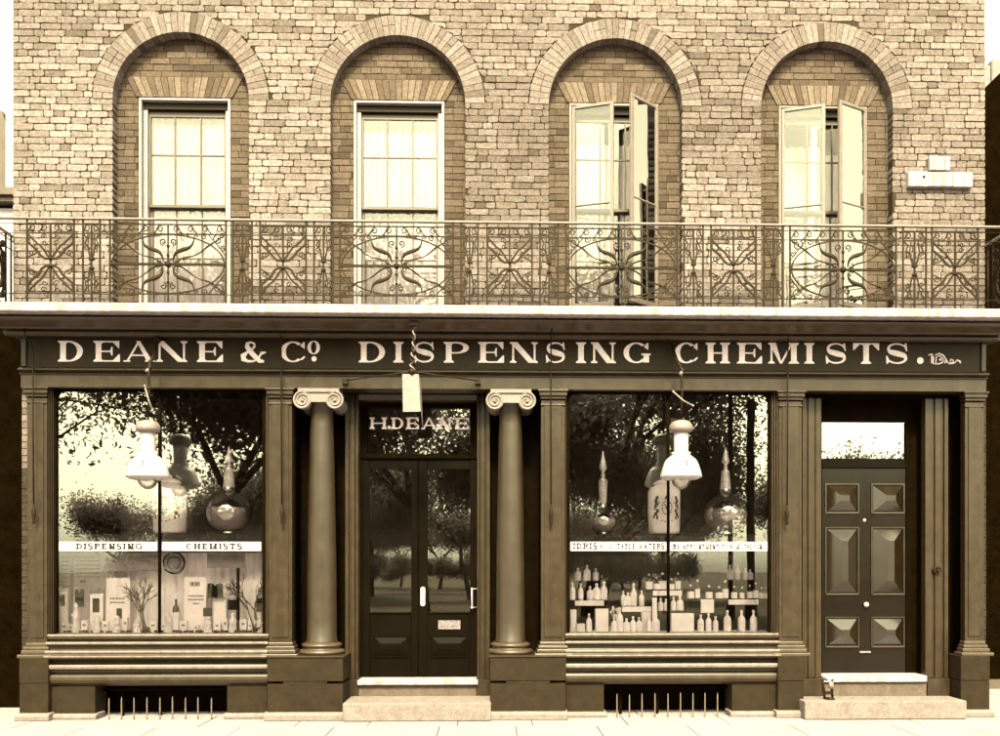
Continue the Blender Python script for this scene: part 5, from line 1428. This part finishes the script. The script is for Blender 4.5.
spots = [(T1, 235, 20, 1.0, 0, 'broad tree across the street, mirrored in the right half of the left shop window'),
         (T2, 330, 23, 1.2, 1, 'leafy tree across the street opposite the left column'),
         (T1, 425, 22, 1.0, 2.2, 'broad tree across the street opposite the shop door'),
         (T2, 520, 20, 1.05, 4, 'leafy tree across the street opposite the right column'),
         (T1, 588, 22, 1.1, 5, 'tallest tree across the street opposite the right shop window'),
         (T3, 668, 24, .95, 1, 'small tree across the street at the right half of the right shop window'),
         (T3, 120, 48, .9, 3, 'distant small tree across the park, mirrored in the left shop window'),
         (T3, 872, 44, 1.22, 2, 'distant low tree across the park, mirrored in the house door fanlight'),
         (T3, 822, 46, 1.15, 5, 'low tree across the park, mirrored at the left end of the house door fanlight'),
         (T2, 300, 42, .9, 5, 'second row park tree opposite the niche of the left column'),
         (T1, 370, 46, .9, 3, 'second row park tree opposite the left door leaf'),
         (T2, 470, 40, .9, 2, 'second row park tree opposite the right door leaf'),
         (T1, 560, 44, .95, 1, 'second row park tree opposite the left side of the right shop window'),
         (T2, 605, 42, .95, 0, 'second row park tree opposite the middle of the right shop window'),
         (T2, 215, 40, .9, 4, 'second row park tree opposite the right half of the left shop window'),
         (T3, 400, 75, 1.0, 4, 'far park tree beyond the lawn opposite the shop door'),
         (T3, 600, 80, 1.0, 2, 'far park tree beyond the lawn opposite the right shop window'),
         (T3, 210, 80, 1.0, 0, 'far park tree beyond the lawn opposite the left shop window'),
         (T3, 912, 50, 1.15, 4, 'farthest low tree across the park, opposite the house door')]
used = set()
for t, px_, L_, sc, rz, lab in spots:
    x_ = tpos(px_, L_)
    if t.name not in used: used.add(t.name); r = t; r.location = (x_, -L_, -.05); r['label'] = lab
    else: r = copy_tree(t, lab, (x_, -L_, -.05))
    r.scale = (sc, sc, sc); r.rotation_euler = (0, 0, rz)
T4 = make_tree(51, 5, 2, 1, 13000, 'x', 1.9); T4.name = 'park_shrub'; T4['category'] = 'shrub'
for k, (px_, L_, sc) in enumerate([(180, 44, 1.0), (225, 38, .9), (262, 42, 1.1), (310, 40, 1.0), (365, 48, .9), (420, 52, .8), (478, 50, .9), (530, 42, 1.0), (580, 38, 1.05), (625, 40, 1.0), (660, 40, .8)]):
    lab = ('tall dark shrub across the lawn, number and place only told by the mirror image')
    r = T4 if k == 0 else copy_tree(T4, '', (0, 0, 0))
    r.location = (tpos(px_, L_), -L_, -.05); r.scale = (sc*1.2, sc*1.2, sc); r.rotation_euler = (0, 0, k*1.3)
    r['label'] = 'dense dark shrub across the park lawn, among the row behind the trees'; r['group'] = 'dark shrubs across the park lawn'
for k, px_ in enumerate((190, 235, 280, 330, 365, 440, 480, 525, 560, 610, 640, 665)):
    r = copy_tree(T3, 'low dark tree of the far tree line beyond the park lawn', (tpos(px_, 66+(k*7) % 11), -66-(k*7) % 11, -.05), 'far tree line beyond the park'); r.scale = (1.3, 1.3, .95); r.rotation_euler = (0, 0, k*1.7)
T5 = make_tree(61, 13, 2, 1, 5200, 'sparse tree with thin branches across the street, mirrored at upper left of left shop window', 1.3)
T5.location = (tpos(38, 19), -19, -.05)
for px_, w_, h_, lab in ((733.5, .17, 8.0, 'slender dark lamp post across the street, mirrored in the right shop window'), (754, .28, 7.4, 'thick dark post across the street, mirrored near the right edge of the right shop window')):
    xx = tpos(px_, 20); m = MB(); m.lathe([(w_*.8, -.05), (w_*.8, .5), (w_*.5, .6), (w_*.45, h_-.3), (w_*.7, h_-.2), (w_*.3, h_)], xx, -20, 12)
    tag(m.build('street_post', M['dkiron'], None, (xx, -20, -.05)), lab, 'post')

# ================================================================== light
W = bpy.data.worlds.new('World'); scene.world = W; W.use_nodes = True
nt = W.node_tree; N = nt.nodes; L = nt.links
sky = N.new('ShaderNodeTexSky'); sky.sky_type = 'NISHITA'; sky.sun_disc = False
EL, AZ = radians(48), radians(-2)
sky.sun_elevation = EL; sky.sun_rotation = pi+AZ; sky.dust_density = 4; sky.air_density = 1.2; sky.ozone_density = 1
bw = N.new('ShaderNodeRGBToBW'); L.new(sky.outputs[0], bw.inputs[0])
sc = N.new('ShaderNodeVectorMath'); sc.operation = 'SCALE'; sc.inputs[0].default_value = (1.0, .93, .60); L.new(bw.outputs[0], sc.inputs['Scale'])
L.new(sc.outputs['Vector'], N['Background'].inputs['Color']); N['Background'].inputs['Strength'].default_value = .15
sun = bpy.data.lights.new('sun', 'SUN'); sun.energy = 2.1; sun.angle = radians(10); sun.color = (1, .94, .60)
so = bpy.data.objects.new('sun', sun); COL.objects.link(so)
# light comes from the street side (-y), a little from the left
import mathutils
dirv = mathutils.Vector((sin(AZ)*cos(EL), -cos(AZ)*cos(EL), sin(EL)))
so.rotation_euler = dirv.to_track_quat('Z', 'Y').to_euler()
so.location = (0, -20, 30)
# ================================================================== camera
cam = bpy.data.cameras.new('camera'); co = bpy.data.objects.new('camera', cam); COL.objects.link(co)
cam.sensor_fit = 'HORIZONTAL'; cam.sensor_width = 36; cam.lens = 36*F/1000
cam.shift_x = -(PPX-500)/1000; cam.shift_y = (HOR-368)/1000
cam.clip_end = 2000; cam.clip_start = .05
co.location = (0, -D, CH); co.rotation_euler = (radians(90), 0, -TH)
scene.camera = co
vs = scene.view_settings; vs.view_transform = 'Standard'; vs.look = 'None'; vs.exposure = 2.68; vs.gamma = 1

cy = scene.cycles
cy.max_bounces = 7; cy.diffuse_bounces = 3; cy.glossy_bounces = 3; cy.transmission_bounces = 4; cy.transparent_max_bounces = 10
